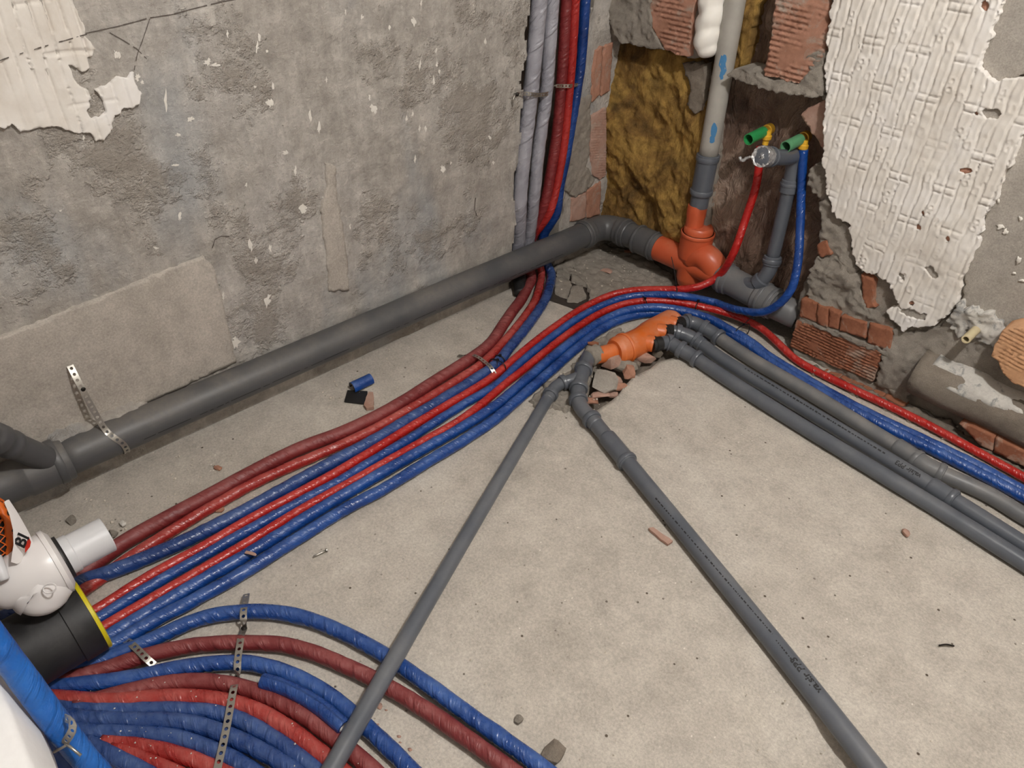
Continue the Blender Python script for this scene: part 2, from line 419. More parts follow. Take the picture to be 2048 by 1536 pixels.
M['grey'] = m_plastic('grey drain plastic', (84, 88, 95), (94, 98, 105), .30, (148, 142, 134), .2)
M['grey_l'] = m_plastic('dusty grey drain plastic', (98, 99, 101), (110, 110, 111), .42, (156, 148, 138), .45)
M['grey_d'] = m_plastic('dark dusty drain plastic', (74, 75, 77), (86, 86, 87), .40, (126, 119, 110), .6, 4)
M['riser'] = m_plastic('weathered pale riser pipe', (172, 168, 160), (152, 148, 140), .5, None)
M['orange'] = m_plastic('orange drain plastic', (190, 84, 50), (202, 96, 60), .34, (198, 150, 126), .5, 5)
M['orange_o'] = m_plastic('dusty bright orange drain plastic', (204, 98, 34), (206, 108, 52), .36, (206, 152, 126), .7, 7)
M['rubber'] = m_simple('black rubber', (32, 31, 31), .5, 0, .1)
M['black'] = m_plastic('dusty black plastic', (26, 26, 27), (38, 38, 40), .5, (86, 84, 82), .6, 11)
M['tie'] = m_simple('black cable tie', (18, 18, 20), .4)
M['steel'] = m_simple('galvanised strap', (176, 172, 164), .38, .85, .05)
M['screw'] = m_simple('dark screw', (40, 36, 32), .5, .6)
M['brass'] = m_simple('yellow brass', (196, 150, 48), .4, .5)
M['yellow'] = m_simple('yellow plastic', (206, 190, 20), .45)
M['yellow_o'] = m_simple('yellow sealing cap', (222, 170, 46), .5)
M['green'] = m_simple('green plug plastic', (46, 140, 78), .4)
M['green_p'] = m_simple('faded green plug plastic', (92, 150, 108), .45)
M['white'] = m_simple('white plastic', (226, 222, 220), .32, 0, 0, 20, .5, .04)
M['white_g'] = m_simple('pale grey white plastic', (206, 206, 208), .4, 0, 0, 20, .5, .04)
M['film'] = m_simple('crumpled clear film', (190, 190, 190), .15, .6, .9, 90)
M['foam'] = m_simple('white expanding foam', (236, 232, 224), .7, 0, .2, 50)
M['brick'] = m_brick('terracotta ribbed brick', (154, 112, 92), (172, 128, 108), amt=.8)
M['brick_r'] = m_brick('red hollow brick', (134, 86, 64), (154, 102, 78), (164, 152, 138), .6)
M['brick_p'] = m_brick('pinkish dusty brick', (172, 142, 128), (160, 124, 108), (172, 160, 148), .7)
M['brick_l'] = m_brick('light orange ribbed brick', (188, 142, 106), (196, 152, 116), amt=.1)
M['wool'] = m_wool()
M['foil'] = m_foil()
M['net'] = m_simple('orange net', (206, 96, 26), .5)
M['ink'] = m_simple('black ink', (28, 28, 30), .6)
M['pencil'] = m_simple('dark pencil line', (92, 84, 78), .9)
M['redprint'] = m_simple('red print', (208, 52, 36), .5)
M['bluepaint'] = m_simple('blue paint smear', (64, 122, 168), .6)
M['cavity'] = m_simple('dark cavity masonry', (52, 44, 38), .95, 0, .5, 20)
M['chalk'] = m_simple('white chalky lime', (206, 202, 194), .9, 0, .3, 60)
M['lime'] = m_brick('patchy lime and cement', (196, 192, 184), (178, 174, 168), (138, 138, 136), .9, 26)
M['fleck'] = m_simple('white paint fleck', (218, 213, 204), .8)
M['grit'] = m_simple('pale grit', (196, 186, 172), .9)

# ------------------------------------------------------------------ setting: floor, walls, ceiling
def hL(y, z):
    y = np.asarray(y, float); z = np.asarray(z, float)
    rough = np.clip(fbm(y * 2.2 + 4, z * 2.2, 3, 3) * 1.6 + .45, 0, 1)
    h = .004 * fbm(y * 2.5, z * 2.5, 0, 3) + rough * (.0030 * fbm(y * 16 + z * 7, z * 34, 1, 4)) + .0012 * fbm(y * 60, z * 60, 2, 2)
    low = 1 / (1 + np.exp((z - (.40 - .05 * (y - .3)) - .015 * vn(y * 9, z * 9)) * 260))     # smoother, slightly prouder coat low on the left
    low = low * (1 / (1 + np.exp((y - 1.02) * 160)))
    return h * (1 - .65 * low) + .004 * low
def hF(x, y):
    x = np.asarray(x, float); y = np.asarray(y, float)
    return .003 * fbm(x * 3, y * 3, 5, 3) + .0009 * fbm(x * 40, y * 40, 6, 3) - .002
def grid_mesh(u0, u1, v0, v1, s, fn, to3d, mask=None):
    nu = int((u1 - u0) / s) + 1; nv = int((v1 - v0) / s) + 1
    U, Vv = np.meshgrid(np.linspace(u0, u1, nu), np.linspace(v0, v1, nv), indexing='ij')
    P = to3d(U.ravel(), Vv.ravel(), fn(U, Vv).ravel())
    i = np.arange(nu - 1)[:, None] * nv + np.arange(nv - 1)[None, :]
    f = np.stack([i, i + nv, i + nv + 1, i + 1], -1).reshape(-1, 4)
    if mask is not None:
        cu = ((U[:-1, :-1] + U[1:, 1:]) / 2).ravel(); cv = ((Vv[:-1, :-1] + Vv[1:, 1:]) / 2).ravel(); f = f[mask(cu, cv)]
    return P, f.tolist()
O0 = (0, 0, 0)
# hole in the floor slab around the orange fitting and the depression near the front
HOLE = polyF([(1178, 716), (1215, 690), (1262, 655), (1330, 625), (1400, 640), (1372, 690), (1345, 716), (1318, 722), (1302, 736), (1268, 752), (1250, 770), (1236, 790), (1215, 806), (1190, 822), (1172, 812), (1165, 760)])
def hF2(x, y):
    h = hF(x, y)
    d = PZ((1620, 1500)); r = np.hypot((x - d[0]) * 1.0 + .35 * (y - d[1]), (y - d[1]) * 2.0)
    dip = 1 / (1 + np.exp((r - .16 - .03 * vn(x * 22, y * 22)) * 120))
    return h - .020 * dip + dip * .004 * fbm(x * 45, y * 45, 3, 3)
def floor_fn(u, v): return hF2(u, v)
P_, f_ = slab([(-2.2, -1.6), (1.6, -1.6), (1.6, 2.75), (-2.2, 2.75)], flo, floor_fn, .12, .016, rag=0, holes=[HOLE], seed=3)
floor = tag(mk('floor', P_, f_, M['floor'], origin=O0), 'bare pale beige concrete screed floor', None, None, 'structure')
P_, f_ = grid_mesh(-1.75, -.75, 1.55, 2.45, .009, lambda u, v: -.045 + .016 * fbm(u * 14, v * 14, 0, 3) + .010 * np.abs(fbm(u * 45, v * 45, 1, 3)), flo)
mk('hole_bottom', P_, f_, M['mortar_dark'], floor)

# left wall with the chase for the rising tubes
def chase_l(z): return 1.915 + .05 * (z - .2)
def chase_r(z): return 2.19 + .115 * np.clip(z - .2, 0, 1.0)
def maskL(u, v):
    a = chase_l(v) + .012 * fbm(v * 14, 2.0, 0, 3); b = chase_r(v) + .012 * fbm(v * 11, 7.0, 0, 3)
    return (u < a) | (u > b)
P_, f_ = grid_mesh(-1.6, 2.60, 0, 3.0, .011, hL, wallL, maskL)
wall_left = tag(mk('wall_left', P_, f_, M['wall_l'], origin=O0), 'scraped grey cement wall on the left with white flecks', None, None, 'structure')
P_, f_ = grid_mesh(1.86, 2.40, 0, 3.0, .02, lambda u, v: -.085 + .008 * fbm(u * 20, v * 20, 3, 3), wallL)
mk('chase_back', P_, f_, M['mortar_dark'], wall_left)
for nm, e, sgn in (('chase_edge', chase_l, 1), ('chase_edge', chase_r, -1)):
    zz = np.linspace(0, 3.0, 220); vv = []; ff = []
    for i, z in enumerate(zz):
        y = e(z) + (.012 * fbm(z * 14, 2.0, 0, 3) if sgn > 0 else .012 * fbm(z * 11, 7.0, 0, 3)) - sgn * .004
        for k, d in enumerate((.003, -.03, -.06, -.09)):
            vv.append((XL + d, float(y) + .006 * float(vn(z * 30, d * 50)), z))
        if i:
            for k in range(3):
                a = (i - 1) * 4 + k; ff.append((a, a + 4, a + 5, a + 1))
    mk(nm, vv, ff, M['mortar'], wall_left)

# right wall: body with the broken niche, drawn as one ragged plate
NICHE = polyR([(1201, 470), (1206, 380), (1211, 200), (1216, 92), (1228, 72), (1240, 84), (1280, 90), (1330, 101), (1384, 117), (1396, 108), (1394, 60), (1392, 0), (1392, -60), (1392, -150), (1392, -300),
               (1570, -300), (1562, -100), (1556, 0), (1548, 60), (1536, 130), (1500, 140), (1470, 146), (1500, 166), (1560, 180), (1640, 190), (1654, 200), (1652, 262), (1650, 300), (1654, 350), (1664, 410), (1648, 460), (1636, 540), (1608, 562), (1596, 600), (1590, 640), (1580, 720)])
zf = 0.0
body = [(-2.30, 2.7), (-2.30, .95)] + [NICHE[3]]
wall_poly = [(1.6, 0), (1.6, 2.7), (-2.02, 2.7), (-2.02, .97)] + NICHE[3:15]
# close over the niche above the frame, then down its right side to the floor
top_l = NICHE[14]; top_r = NICHE[15]
wall_poly = [(1.6, 0.0), (1.6, 3.0), (-2.02, 3.0), (-2.02, NICHE[3][1])] + NICHE[3:] + [(NICHE[-1][0], 0.0)]
def hR(u, v): return .004 * fbm(u * 5, v * 5, 8, 3) + .004 * fbm(u * 22, v * 22, 9, 4) + .002 * fbm(u * 70, v * 70, 4, 2) - .012
P_, f_ = slab(wall_poly, wallR, hR, .15, .013, rag=.008, seed=5)
wall_right = tag(mk('wall_right', P_, f_, M['mortar'], origin=O0), 'broken masonry wall on the right with an open niche', None, None, 'structure')
# niche back and inner masonry
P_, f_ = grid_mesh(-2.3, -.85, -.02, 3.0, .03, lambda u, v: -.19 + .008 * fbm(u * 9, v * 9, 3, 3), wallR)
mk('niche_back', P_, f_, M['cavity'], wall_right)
# smooth grey cement coat right of the white plaster
CEM = polyR([(1930, 560), (1950, 490), (1985, 400), (2030, 290), (2060, 200), (2300, 150), (2300, 760), (2048, 690), (1995, 655), (1960, 625), (1925, 610)])
P_, f_ = slab(CEM, wallR, lambda u, v: .004 + .0015 * fbm(u * 8, v * 8, 3, 3), .03, .012, rag=.006, seed=6)
mk('cement_coat', P_, f_, M['cement'], wall_right)
CEM2 = polyR([(2012, -20), (1999, 26), (1987, 53), (1984, 70), (1964, 103), (1963, 140), (1993, 164), (2048, 152), (2400, 100), (2400, -300), (2030, -200)])
P_, f_ = slab(CEM2, wallR, lambda u, v: .003 + .003 * fbm(u * 14, v * 14, 3, 4), .03, .010, rag=.006, seed=7)
mk('cement_coat', P_, f_, M['cement'], wall_right)
# white plaster with the moulded strips
PL = [(1690, -300), (1672, -60), (1668, -10), (1662, 30), (1660, 60), (1653, 70), (1656, 110), (1649, 150), (1655, 170), (1653, 230), (1650, 260), (1646, 300), (1650, 340), (1656, 385), (1666, 425), (1700, 450), (1703, 478), (1706, 505), (1711, 530), (1725, 542), (1752, 546),
      (1772, 562), (1786, 585), (1800, 606), (1806, 620), (1790, 614), (1775, 622), (1782, 640), (1797, 648), (1808, 662), (1816, 654), (1832, 655), (1855, 652), (1882, 640), (1899, 622), (1920, 590), (1920, 567), (1934, 532), (1952, 496), (1958, 479), (1970, 432), (1990, 403), (2020, 330), (2050, 250), (2075, 180), (2080, 140),
      (2048, 152), (1993, 166), (1963, 142), (1964, 103), (1984, 70), (1987, 53), (1999, 26), (2012, -10), (2030, -120), (2070, -300)]
def relief(u, v):
    """thin moulded strips: wavy upright grooves, short H bars and round dimples"""
    w = .0335; sl = 0.0
    uu = u + .004 * vn(u * 9, v * 14, 2) + .0022 * vn(u * 30, v * 45, 3); vvv = v + .003 * vn(u * 12, v * 12, 5)
    g = np.zeros_like(u)
    col = np.floor(uu / w); fx = uu / w - col
    gate = vn(col * 3.7, v * 7, 1) > -.55
    ln = np.exp(-((np.minimum(fx, 1 - fx) * w) / .0026) ** 2); g -= .0060 * ln * gate
    g += .0012 * np.exp(-((fx - .22) * w / .005) ** 2) + .0012 * np.exp(-((fx - .78) * w / .005) ** 2)
    row = .118; rr_ = np.floor((vvv + col * .0) / row); fy = (vvv / row - rr_) * row
    par = np.mod(col + 2 * rr_, 4)
    hb = (par < 2)
    for yy in (.030, .050): g -= .0055 * np.exp(-((fy - yy) / .0022) ** 2) * hb * (np.minimum(fx, 1 - fx) * w > .003)
    g += .0005 * hb * (fy > .030) * (fy < .050)
    for yy in (.078, .100):
        d = np.hypot((fx - .5) * w, fy - yy); g += np.where(par == 2, .0030 * np.exp(-((d - .0075) / .0022) ** 2) - .002 * np.exp(-(d / .005) ** 2), 0)
    d = np.hypot((fx - .5) * w, (fy - .062) * .6); g += np.where(par == 3, .0028 * np.exp(-((d - .008) / .0022) ** 2) * (fy > .05), 0)
    mask = np.clip(fbm(u * 7, v * 7, 6, 3) * 2.0 + 1.5, 0.35, 1)
    return g * mask
def plR(u, v):
    e = .026 + .004 * fbm(u * 5, v * 5, 2, 2) + .0012 * fbm(u * 45, v * 45, 3, 3)
    flank = np.clip((u - (-.335 + .47 * (v - .45))) / .06, 0, 1)                       # right rim falls back to the cement
    low = 1 / (1 + np.exp((v - (.300 + .1 * (u + .55))) * 160))
    return e - .02 * flank + relief(u, v) * (1 - .8 * low) * (1 - flank)
PATCH = [[(1963, 222), (1975, 214), (1992, 216), (2003, 226), (1996, 236), (1975, 236)], [(1848, 535), (1862, 530), (1878, 545), (1872, 556), (1855, 548)], [(1799, 548), (1812, 548), (1810, 562), (1800, 560)],
         [(1800, 624), (1815, 616), (1832, 622), (1856, 628), (1850, 638), (1820, 636)]]
MARK = []
for k, (x, y, a, b) in enumerate([(1718, 90, 3, 9), (1972, 8, 8, 12), (1954, 225, 5, 5), (1932, 340, 12, 6), (1847, 429, 5, 6), (1838, 455, 5, 7), (1895, 475, 5, 6), (1823, 605, 6, 4)]):
    MARK.append([(x + a * math.cos(q) * random.uniform(.75, 1.1), y + b * math.sin(q) * random.uniform(.75, 1.1)) for q in np.linspace(0, 6.28, 8)[:-1]])
P_, f_ = slab(polyR(PL, YR - .02), wallR, plR, .035, .0036, rag=.006, seed=9, holes=[polyR(p, YR - .02) for p in PATCH + MARK])
mk('plaster_coat', P_, f_, M['plaster'], wall_right)
for k, pl in enumerate(PATCH + MARK):   # bare cement and brick showing through the plaster
    c_ = np.mean(pl, 0); pl = [tuple(c_ + (np.array(p) - c_) * 1.35) for p in pl]
    P_, f_ = slab(polyR(pl, YR - .02), wallR, lambda u, v: .017 + .001 * fbm(u * 60, v * 60, k, 2), .01, .006, rag=.001, seed=20 + k)
    mk('bare_patch' if k < len(PATCH) else 'brick_chip', P_, f_, M['cement'] if k < len(PATCH) else M['brick'], wall_right)

# the rest of the room, behind and beside the camera
def box_pts(x0, x1, y0, y1, z0, z1):
    v = [(x0, y0, z0), (x1, y0, z0), (x1, y1, z0), (x0, y1, z0), (x0, y0, z1), (x1, y0, z1), (x1, y1, z1), (x0, y1, z1)]
    return np.array(v, float), [(3, 2, 1, 0), (4, 5, 6, 7), (0, 1, 5, 4), (1, 2, 6, 5), (2, 3, 7, 6), (3, 0, 4, 7)]
for nm, b, lb in (('ceiling', (-2.3, 1.7, -1.7, 2.8, 3.0, 3.1), 'plain plastered ceiling above the pipes'), ('wall_back', (-2.3, 1.7, -1.7, -1.6, 0, 3.0), 'plain grey wall behind the viewer'), ('wall_side', (1.6, 1.7, -1.6, 2.8, 0, 3.0), 'plain grey wall to the far right')):
    tag(mk(nm, *box_pts(*b), M['room'], smooth=False), lb, None, None, 'structure')
# low white wall in the near left corner: top edge parallel to the right wall
LW = .62
a0 = PZ((0, 1395), LW); a1 = PZ((75, 1536), LW)
yb = (a0[1] + a1[1]) / 2
v_, f_ = [], []
prof_ = [(-.30, LW), (-.012, LW), (-.004, LW - .003), (0, LW - .012), (.012, LW - .09), (.010, LW - .12), (-.22, LW - .13), (-.22, 0)]
xs = np.linspace(-1.985, -.55, 60)
for i, x in enumerate(xs):
    for (dy, z) in prof_: v_.append((x, yb + dy + (.004 * float(fbm(x * 12, z * 9, 0, 3)) if dy > -.1 else 0), z))
    if i:
        for k in range(len(prof_) - 1):
            a = (i - 1) * len(prof_) + k; b = a + len(prof_); f_.append((a, b, b + 1, a + 1))
f_.append(tuple((len(xs) - 1) * len(prof_) + k for k in range(len(prof_))))
tag(mk('wall_front', v_, f_, M['white_wall']), 'white plastered ledge of a low wall in the near left corner', None, None, 'structure')
#CUT1
# ------------------------------------------------------------------ large grey drain along the left wall
PXA, PZA, PR = -1.937, .147, .0535
def wrk(a1=.03, f1=40, a2=.02, seed=0, hel=3.0):
    def g(S, TH): return a1 * vn(S * f1 + seed, TH * 1.6 + S * f1 * .0, seed) + a2 * vn(S * f1 * 1.9 + hel * TH, np.cos(TH) * 1.5, np.sin(TH) * 1.5 + seed)
    return g
dp = empty('drain_pipe', (PXA, 1.2, PZA - PR), 'long dark grey drain pipe lying along the foot of the left wall', 'pipe')
path = [V(PXA, y, PZA) for y in np.linspace(.13, 2.34, 40)]
P_, f_, u_ = sweep(path, PR, 40); mk('pipe_body', P_, f_, M['grey_d'], dp, u_)
for y0, y1 in ((.35, 1.05), (1.1, 2.1)):    # black print line along the pipe
    v_, q_ = [], []
    y = y0
    while y < y1:
        L = random.uniform(.008, .05) if random.random() < .8 else .10
        a = math.radians(-12 + random.uniform(-1, 1)); n = len(v_)
        for yy in (y, y + L):
            for da in (-.025, .025): v_.append((PXA + (PR + .0004) * math.cos(a + da), yy, PZA + (PR + .0004) * math.sin(a + da)))
        q_.append((n, n + 1, n + 3, n + 2)); y += L + random.uniform(.006, .03)
    tag(mk('printed_line', v_, q_, M['ink'], dp), kind='stuff')
# mortar stuck on top of the near end
P_, f_ = slab([(.16, .15), (.43, .15), (.40, .195), (.33, .212), (.25, .208), (.17, .215), (.13, .19)], wallL, lambda u, v: .045 + .012 * fbm(u * 25, v * 25, 0, 3) - np.clip((v - .19) * .6, 0, .05), .02, .008, rag=.008, seed=41)
mk('mortar_smear', P_, f_, M['wall_l'], wall_left)
# wye at the near end
wy = empty('wye_fitting', (PXA, .02, PZA - .06), 'dark grey wye fitting at the left end of the long drain pipe', 'fitting')
path = [V(PXA, y, PZA) for y in np.linspace(-.42, .16, 12)]
P_, f_, u_ = profile(path, [(0, .0535), (.28, .0535), (.36, .056), (.46, .056), (.47, .0615), (.575, .0625), (.58, .06)], 40); sharp(mk('body', P_, f_, M['grey_d'], wy, u_))
P_, f_, u_ = ring(path, .552, .022, .061, .005, 40); sharp(mk('collar', P_, f_, M['grey_d'], wy, u_))
b0 = PX((92, 918), PXA + .02); b1 = PX((0, 880), PXA + .065); b2 = b1 + (b1 - b0) * .8
path = resmooth([b0 - (b1 - b0) * .35, b0, b1, b2], .02, 2)
L = plen(path)
P_, f_, u_ = profile(path, [(0, .034), (L * .48, .034), (L * .5, .037), (L * .54, .038), (L * .56, .034), (L * .6, .034), (L * .62, .039), (L * .7, .039), (L * .72, .035), (L, .035)], 32); sharp(mk('branch', P_, f_, M['grey_d'], wy, u_))
# elbow at the corner
eb = empty('elbow_fitting', (-1.92, 2.42, .09), 'dusty dark grey elbow where the long drain pipe turns in the corner', 'fitting')
Y2, Z2 = 2.452, .150
path = resmooth([V(PXA, 2.29, .147), V(PXA, 2.36, .148), V(PXA + .006, 2.41, .149), V(-1.895, 2.445, .15), V(-1.85, Y2, .15), V(-1.80, Y2, .15)], .015, 3); L = plen(path)
P_, f_, u_ = profile(path, [(0, .0575), (.004, .060), (.05, .060), (.056, .056), (L - .07, .056), (L - .06, .060), (L - .004, .060), (L, .057)], 40); sharp(mk('body', P_, f_, M['grey_d'], eb, u_))
for s in (.022, L - .03):
    P_, f_, u_ = ring(path, s, .016, .060, .004, 40); sharp(mk('collar', P_, f_, M['grey_d'], eb, u_))
cp = empty('drain_coupling', (-1.71, Y2, .09), 'short dusty grey coupling between the corner elbow and the orange wye', 'fitting')
path = [V(x, Y2, Z2) for x in np.linspace(-1.81, -1.635, 12)]
P_, f_, u_ = profile(path, [(0, .054), (.05, .054), (.054, .060), (.165, .0605), (.175, .058)], 40); sharp(mk('body', P_, f_, M['grey_d'], cp, u_))
for s in (.065, .150):
    P_, f_, u_ = ring(path, s, .014, .0605, .004, 40); sharp(mk('collar', P_, f_, M['grey_d'], cp, u_))

# ------------------------------------------------------------------ orange double wye, reducer, riser
SX, SY = float(PY((1398, 455), 2.455)[0]), 2.455
ow = empty('orange_wye', (SX, SY, .09), 'orange double wye fitting at the foot of the riser in the niche', 'fitting')
path = [V(x, Y2, Z2) for x in np.linspace(-1.67, -1.29, 20)]
P_, f_, u_ = profile(path, [(0, .0545), (.38, .0545)], 40); mk('run', P_, f_, M['orange'], ow, u_)
zr = float(PY((1408, 468), SY)[2])
path = [V(SX + .0, SY, z) for z in np.linspace(.05, zr, 16)]
hh = zr - .05
P_, f_, u_ = profile(path, [(0, .045), (.03, .055), (hh - .112, .058), (hh - .106, .0655), (hh - .004, .066), (hh, .064)], 40); sharp(mk('upright', P_, f_, M['orange'], ow, u_)); upr = ow.children[-1] if False else [c for c in bpy.data.objects if c.parent == ow and c.name.startswith('upright')][0]
P_, f_, u_ = ring(path, hh - .008, .016, .0650, .004, 40); sharp(mk('collar', P_, f_, M['orange'], upr, u_))
path = resmooth([V(SX, SY - .012, .17), V(SX + .045, SY - .014, .205), V(SX + .09, SY - .012, .195), V(SX + .125, SY - .004, .155)], .012, 2)
P_, f_, u_ = sweep(path, [.05 + .004 * math.sin(i / len(path) * 3.1) for i in range(len(path))], 36); mk('branch', P_, f_, M['orange'], ow, u_)
# eccentric reducer
rd = empty('orange_reducer', (SX, SY, zr), 'orange eccentric reducer between the wye and the pale riser pipe', 'fitting')
RX = float(PY((1396, 414), SY)[0]); zt = float(PY((1396, 414), SY)[2])
P_, f_, u_ = profile([V(SX, SY, zr - .05), V(SX, SY, zr + .028)], [(0, .0575), (.05, .0595), (.068, .0590), (.076, .052), (.078, .02)], 40); sharp(mk('wide_end', P_, f_, M['orange'], rd, u_), 40)
hh = zt - zr
P_, f_, u_ = profile([V(RX + .006, SY - .012, zr), V(RX, SY - .004, zt + .01)], [(0, .036), (hh * .55, .036), (hh * .68, .039), (hh * 1.0, .039), (hh + .01, .0375)], 36); sharp(mk('narrow_end', P_, f_, M['orange'], rd, u_), 40)
ra, rb_ = PY((1397, 413), SY - .004), PY((1417, 308), SY)
gc = empty('riser_coupling', ra, 'grey push-fit coupling joining the pale riser to the orange reducer', 'fitting')
L = float(np.linalg.norm(rb_ - ra))
P_, f_, u_ = profile([ra, rb_], [(0, .036), (.05, .036), (.052, .040), (L - .028, .0405), (L - .026, .044), (L - .003, .044), (L, .041)], 36); sharp(mk('body', P_, f_, M['grey'], gc, u_))
for s in (.062, L - .015):
    P_, f_, u_ = ring([ra, rb_], s, .02, .0405, .0045, 36); sharp(mk('collar', P_, f_, M['grey'], gc, u_))
rp = empty('riser_pipe', rb_, 'pale weathered riser pipe with blue paint smears in the niche', 'pipe')
rt = PY((1471, 0), SY); rt2 = rb_ + (rt - rb_) * 2.1
P_, f_, u_ = sweep(catmull([rb_ - (rt - rb_) * .03, rt2], .05), .036, 36); mk('pipe_body', P_, f_, M['riser'], rp, u_)
ax = (rt2 - rb_) / np.linalg.norm(rt2 - rb_)
def on_cyl(base, ax, r, pxl, lift=.0006):
    """first point where a pixel ray meets the cylinder (base, ax, r)"""
    o = V(0, 0, H); d = ray(pxl); d = d / np.linalg.norm(d); w = o - base
    dp_ = d - ax * (d @ ax); wp = w - ax * (w @ ax); a = dp_ @ dp_; b = 2 * dp_ @ wp; c = wp @ wp - (r + lift) ** 2
    disc = max(b * b - 4 * a * c, 0); return o + d * ((-b - math.sqrt(disc)) / (2 * a))
for k, (x, y, a, b) in enumerate([(1446, 130, 8, 22), (1449, 118, 6, 10), (1428, 262, 7, 16), (1424, 280, 6, 8), (1443, 152, 5, 10)]):
    ring_ = [on_cyl(rb_, ax, .036, (x + a * math.cos(q) * random.uniform(.6, 1.1), y + b * math.sin(q) * random.uniform(.7, 1.1))) for q in np.linspace(0, 6.28, 13)[:-1]]
    mk('paint_smear', [on_cyl(rb_, ax, .036, (x, y), .0008)] + ring_, [(0, i + 1, (i + 1) % 12 + 1) for i in range(12)], M['bluepaint'], rp)

# ------------------------------------------------------------------ grey wye right of the orange fitting, waste branch up the niche
gw = empty('grey_wye', (-1.17, Y2, .09), 'grey wye fitting right of the orange double wye, with a slim upward branch', 'fitting')
path = resmooth([V(-1.325, Y2, .148), V(-1.2, Y2 - .004, .142), V(-1.06, Y2 - .012, .134)], .03, 1); L = plen(path)
P_, f_, u_ = profile(path, [(0, .058), (.005, .061), (.05, .061), (.055, .0555), (L - .09, .0555), (L - .083, .061), (L - .003, .061), (L, .058)], 40); sharp(mk('body', P_, f_, M['grey_l'], gw, u_))
for s in (.026, L - .06, L - .018):
    P_, f_, u_ = ring(path, s, .014, .0605, .0045, 40); sharp(mk('collar', P_, f_, M['grey_l'], gw, u_))
wv0 = PY((1546, 512), 2.455)
w0 = V(-1.22, Y2 - .01, .165); w1 = V(-1.165, Y2 - .02, .235)
path = resmooth([w0, PY((1507, 570), Y2 - .02), PY((1530, 553), Y2 - .012), PY((1540, 536), Y2 - .004), wv0], .008, 2); L = plen(path)
P_, f_, u_ = profile(path, [(0, .028), (L * .35, .028), (L * .37, .033), (L * .5, .033), (L * .52, .0275), (L * .62, .0275), (L * .7, .0275), (L - .035, .0285), (L - .033, .033), (L - .002, .033), (L, .03)], 32); gbr = sharp(mk('branch', P_, f_, M['grey'], gw, u_))
P_, f_, u_ = ring(path, L - .018, .016, .032, .004, 32); sharp(mk('collar', P_, f_, M['grey'], gbr, u_))
tail = empty('drain_stub', (-.98, Y2 - .015, .07), 'dusty grey pipe end running from the grey wye into the mortar', 'pipe')
P_, f_, u_ = sweep(catmull([V(-1.08, Y2 - .012, .134), V(-.975, Y2 + .012, .118)], .03), .0535, 36); mk('pipe_body', P_, f_, M['grey_l'], tail, u_)
wp_ = empty('waste_pipe', wv0, 'slim grey waste pipe standing in the niche between the red and blue tubes', 'pipe')
wv1 = PY((1576, 385), 2.458); wv2 = PY((1592, 312), 2.462)
P_, f_, u_ = sweep(catmull([wv0 - (wv1 - wv0) * .05, wv1, wv1 + (wv2 - wv1) * .25], .03), .025, 28); mk('pipe_body', P_, f_, M['grey'], wp_, u_)
we = empty('waste_elbow', wv1, 'grey waste elbow pointing out of the niche, its mouth wrapped in clear film', 'fitting')
eX = wv2[0]; e_end = PX((1524, 313), eX + .0)
path = resmooth([wv1, wv1 + (wv2 - wv1) * .55, V(eX, 2.445, wv2[2]), V(eX, 2.39, wv2[2] + .012), e_end], .008, 3); L = plen(path)
P_, f_, u_ = profile(path, [(0, .0265), (.002, .031), (.045, .031), (.048, .0265), (L - .075, .0265), (L - .07, .0315), (L - .002, .032), (L, .029)], 32); sharp(mk('body', P_, f_, M['grey'], we, u_))
for s in (.03, L - .06):
    P_, f_, u_ = ring(path, s, .012, .031, .003, 32); sharp(mk('collar', P_, f_, M['grey'], we, u_))
# crumpled film over the mouth, with a twisted tail
d = path[-1] - path[-3]; d /= np.linalg.norm(d)
s1 = np.cross(d, V(0, 0, 1)); s1 /= np.linalg.norm(s1); s2 = np.cross(s1, d)
v_, q_ = [], []
n1, n2 = 12, 30
for i in range(n1 + 1):
    for j in range(n2):
        th = j / n2 * 2 * math.pi
        if i <= 3: rr, of = .0335 + .0012 * random.random(), -.03 + .011 * i
        else: rr, of = .0335 * (1 - (i - 3) / (n1 - 3)) + .0005, .004 - .006 * math.sin((i - 3) / (n1 - 3) * 3.1)
        of += random.uniform(-.002, .002)
        v_.append(path[-1] + d * of + (s1 * math.cos(th) + s2 * math.sin(th)) * rr)
for i in range(n1):
    for j in range(n2):
        a = i * n2 + j; b = i * n2 + (j + 1) % n2; q_.append((a, b, b + n2, a + n2))
fcv = mk('film_cover', v_, q_, M['film'], we, smooth=False)
ft = [path[-1] - s1 * .0 + V(-.03, 0, -.01), path[-1] + V(-.05, -.005, -.018), path[-1] + V(-.062, -.01, -.03), path[-1] + V(-.075, -.006, -.022)]
P_, f_, u_ = sweep(catmull(ft, .004), .005, 8, True, lambda S, T: .5 * vn(S * 300, T * 2)); mk('film_tail', P_, f_, M['film'], fcv, u_)

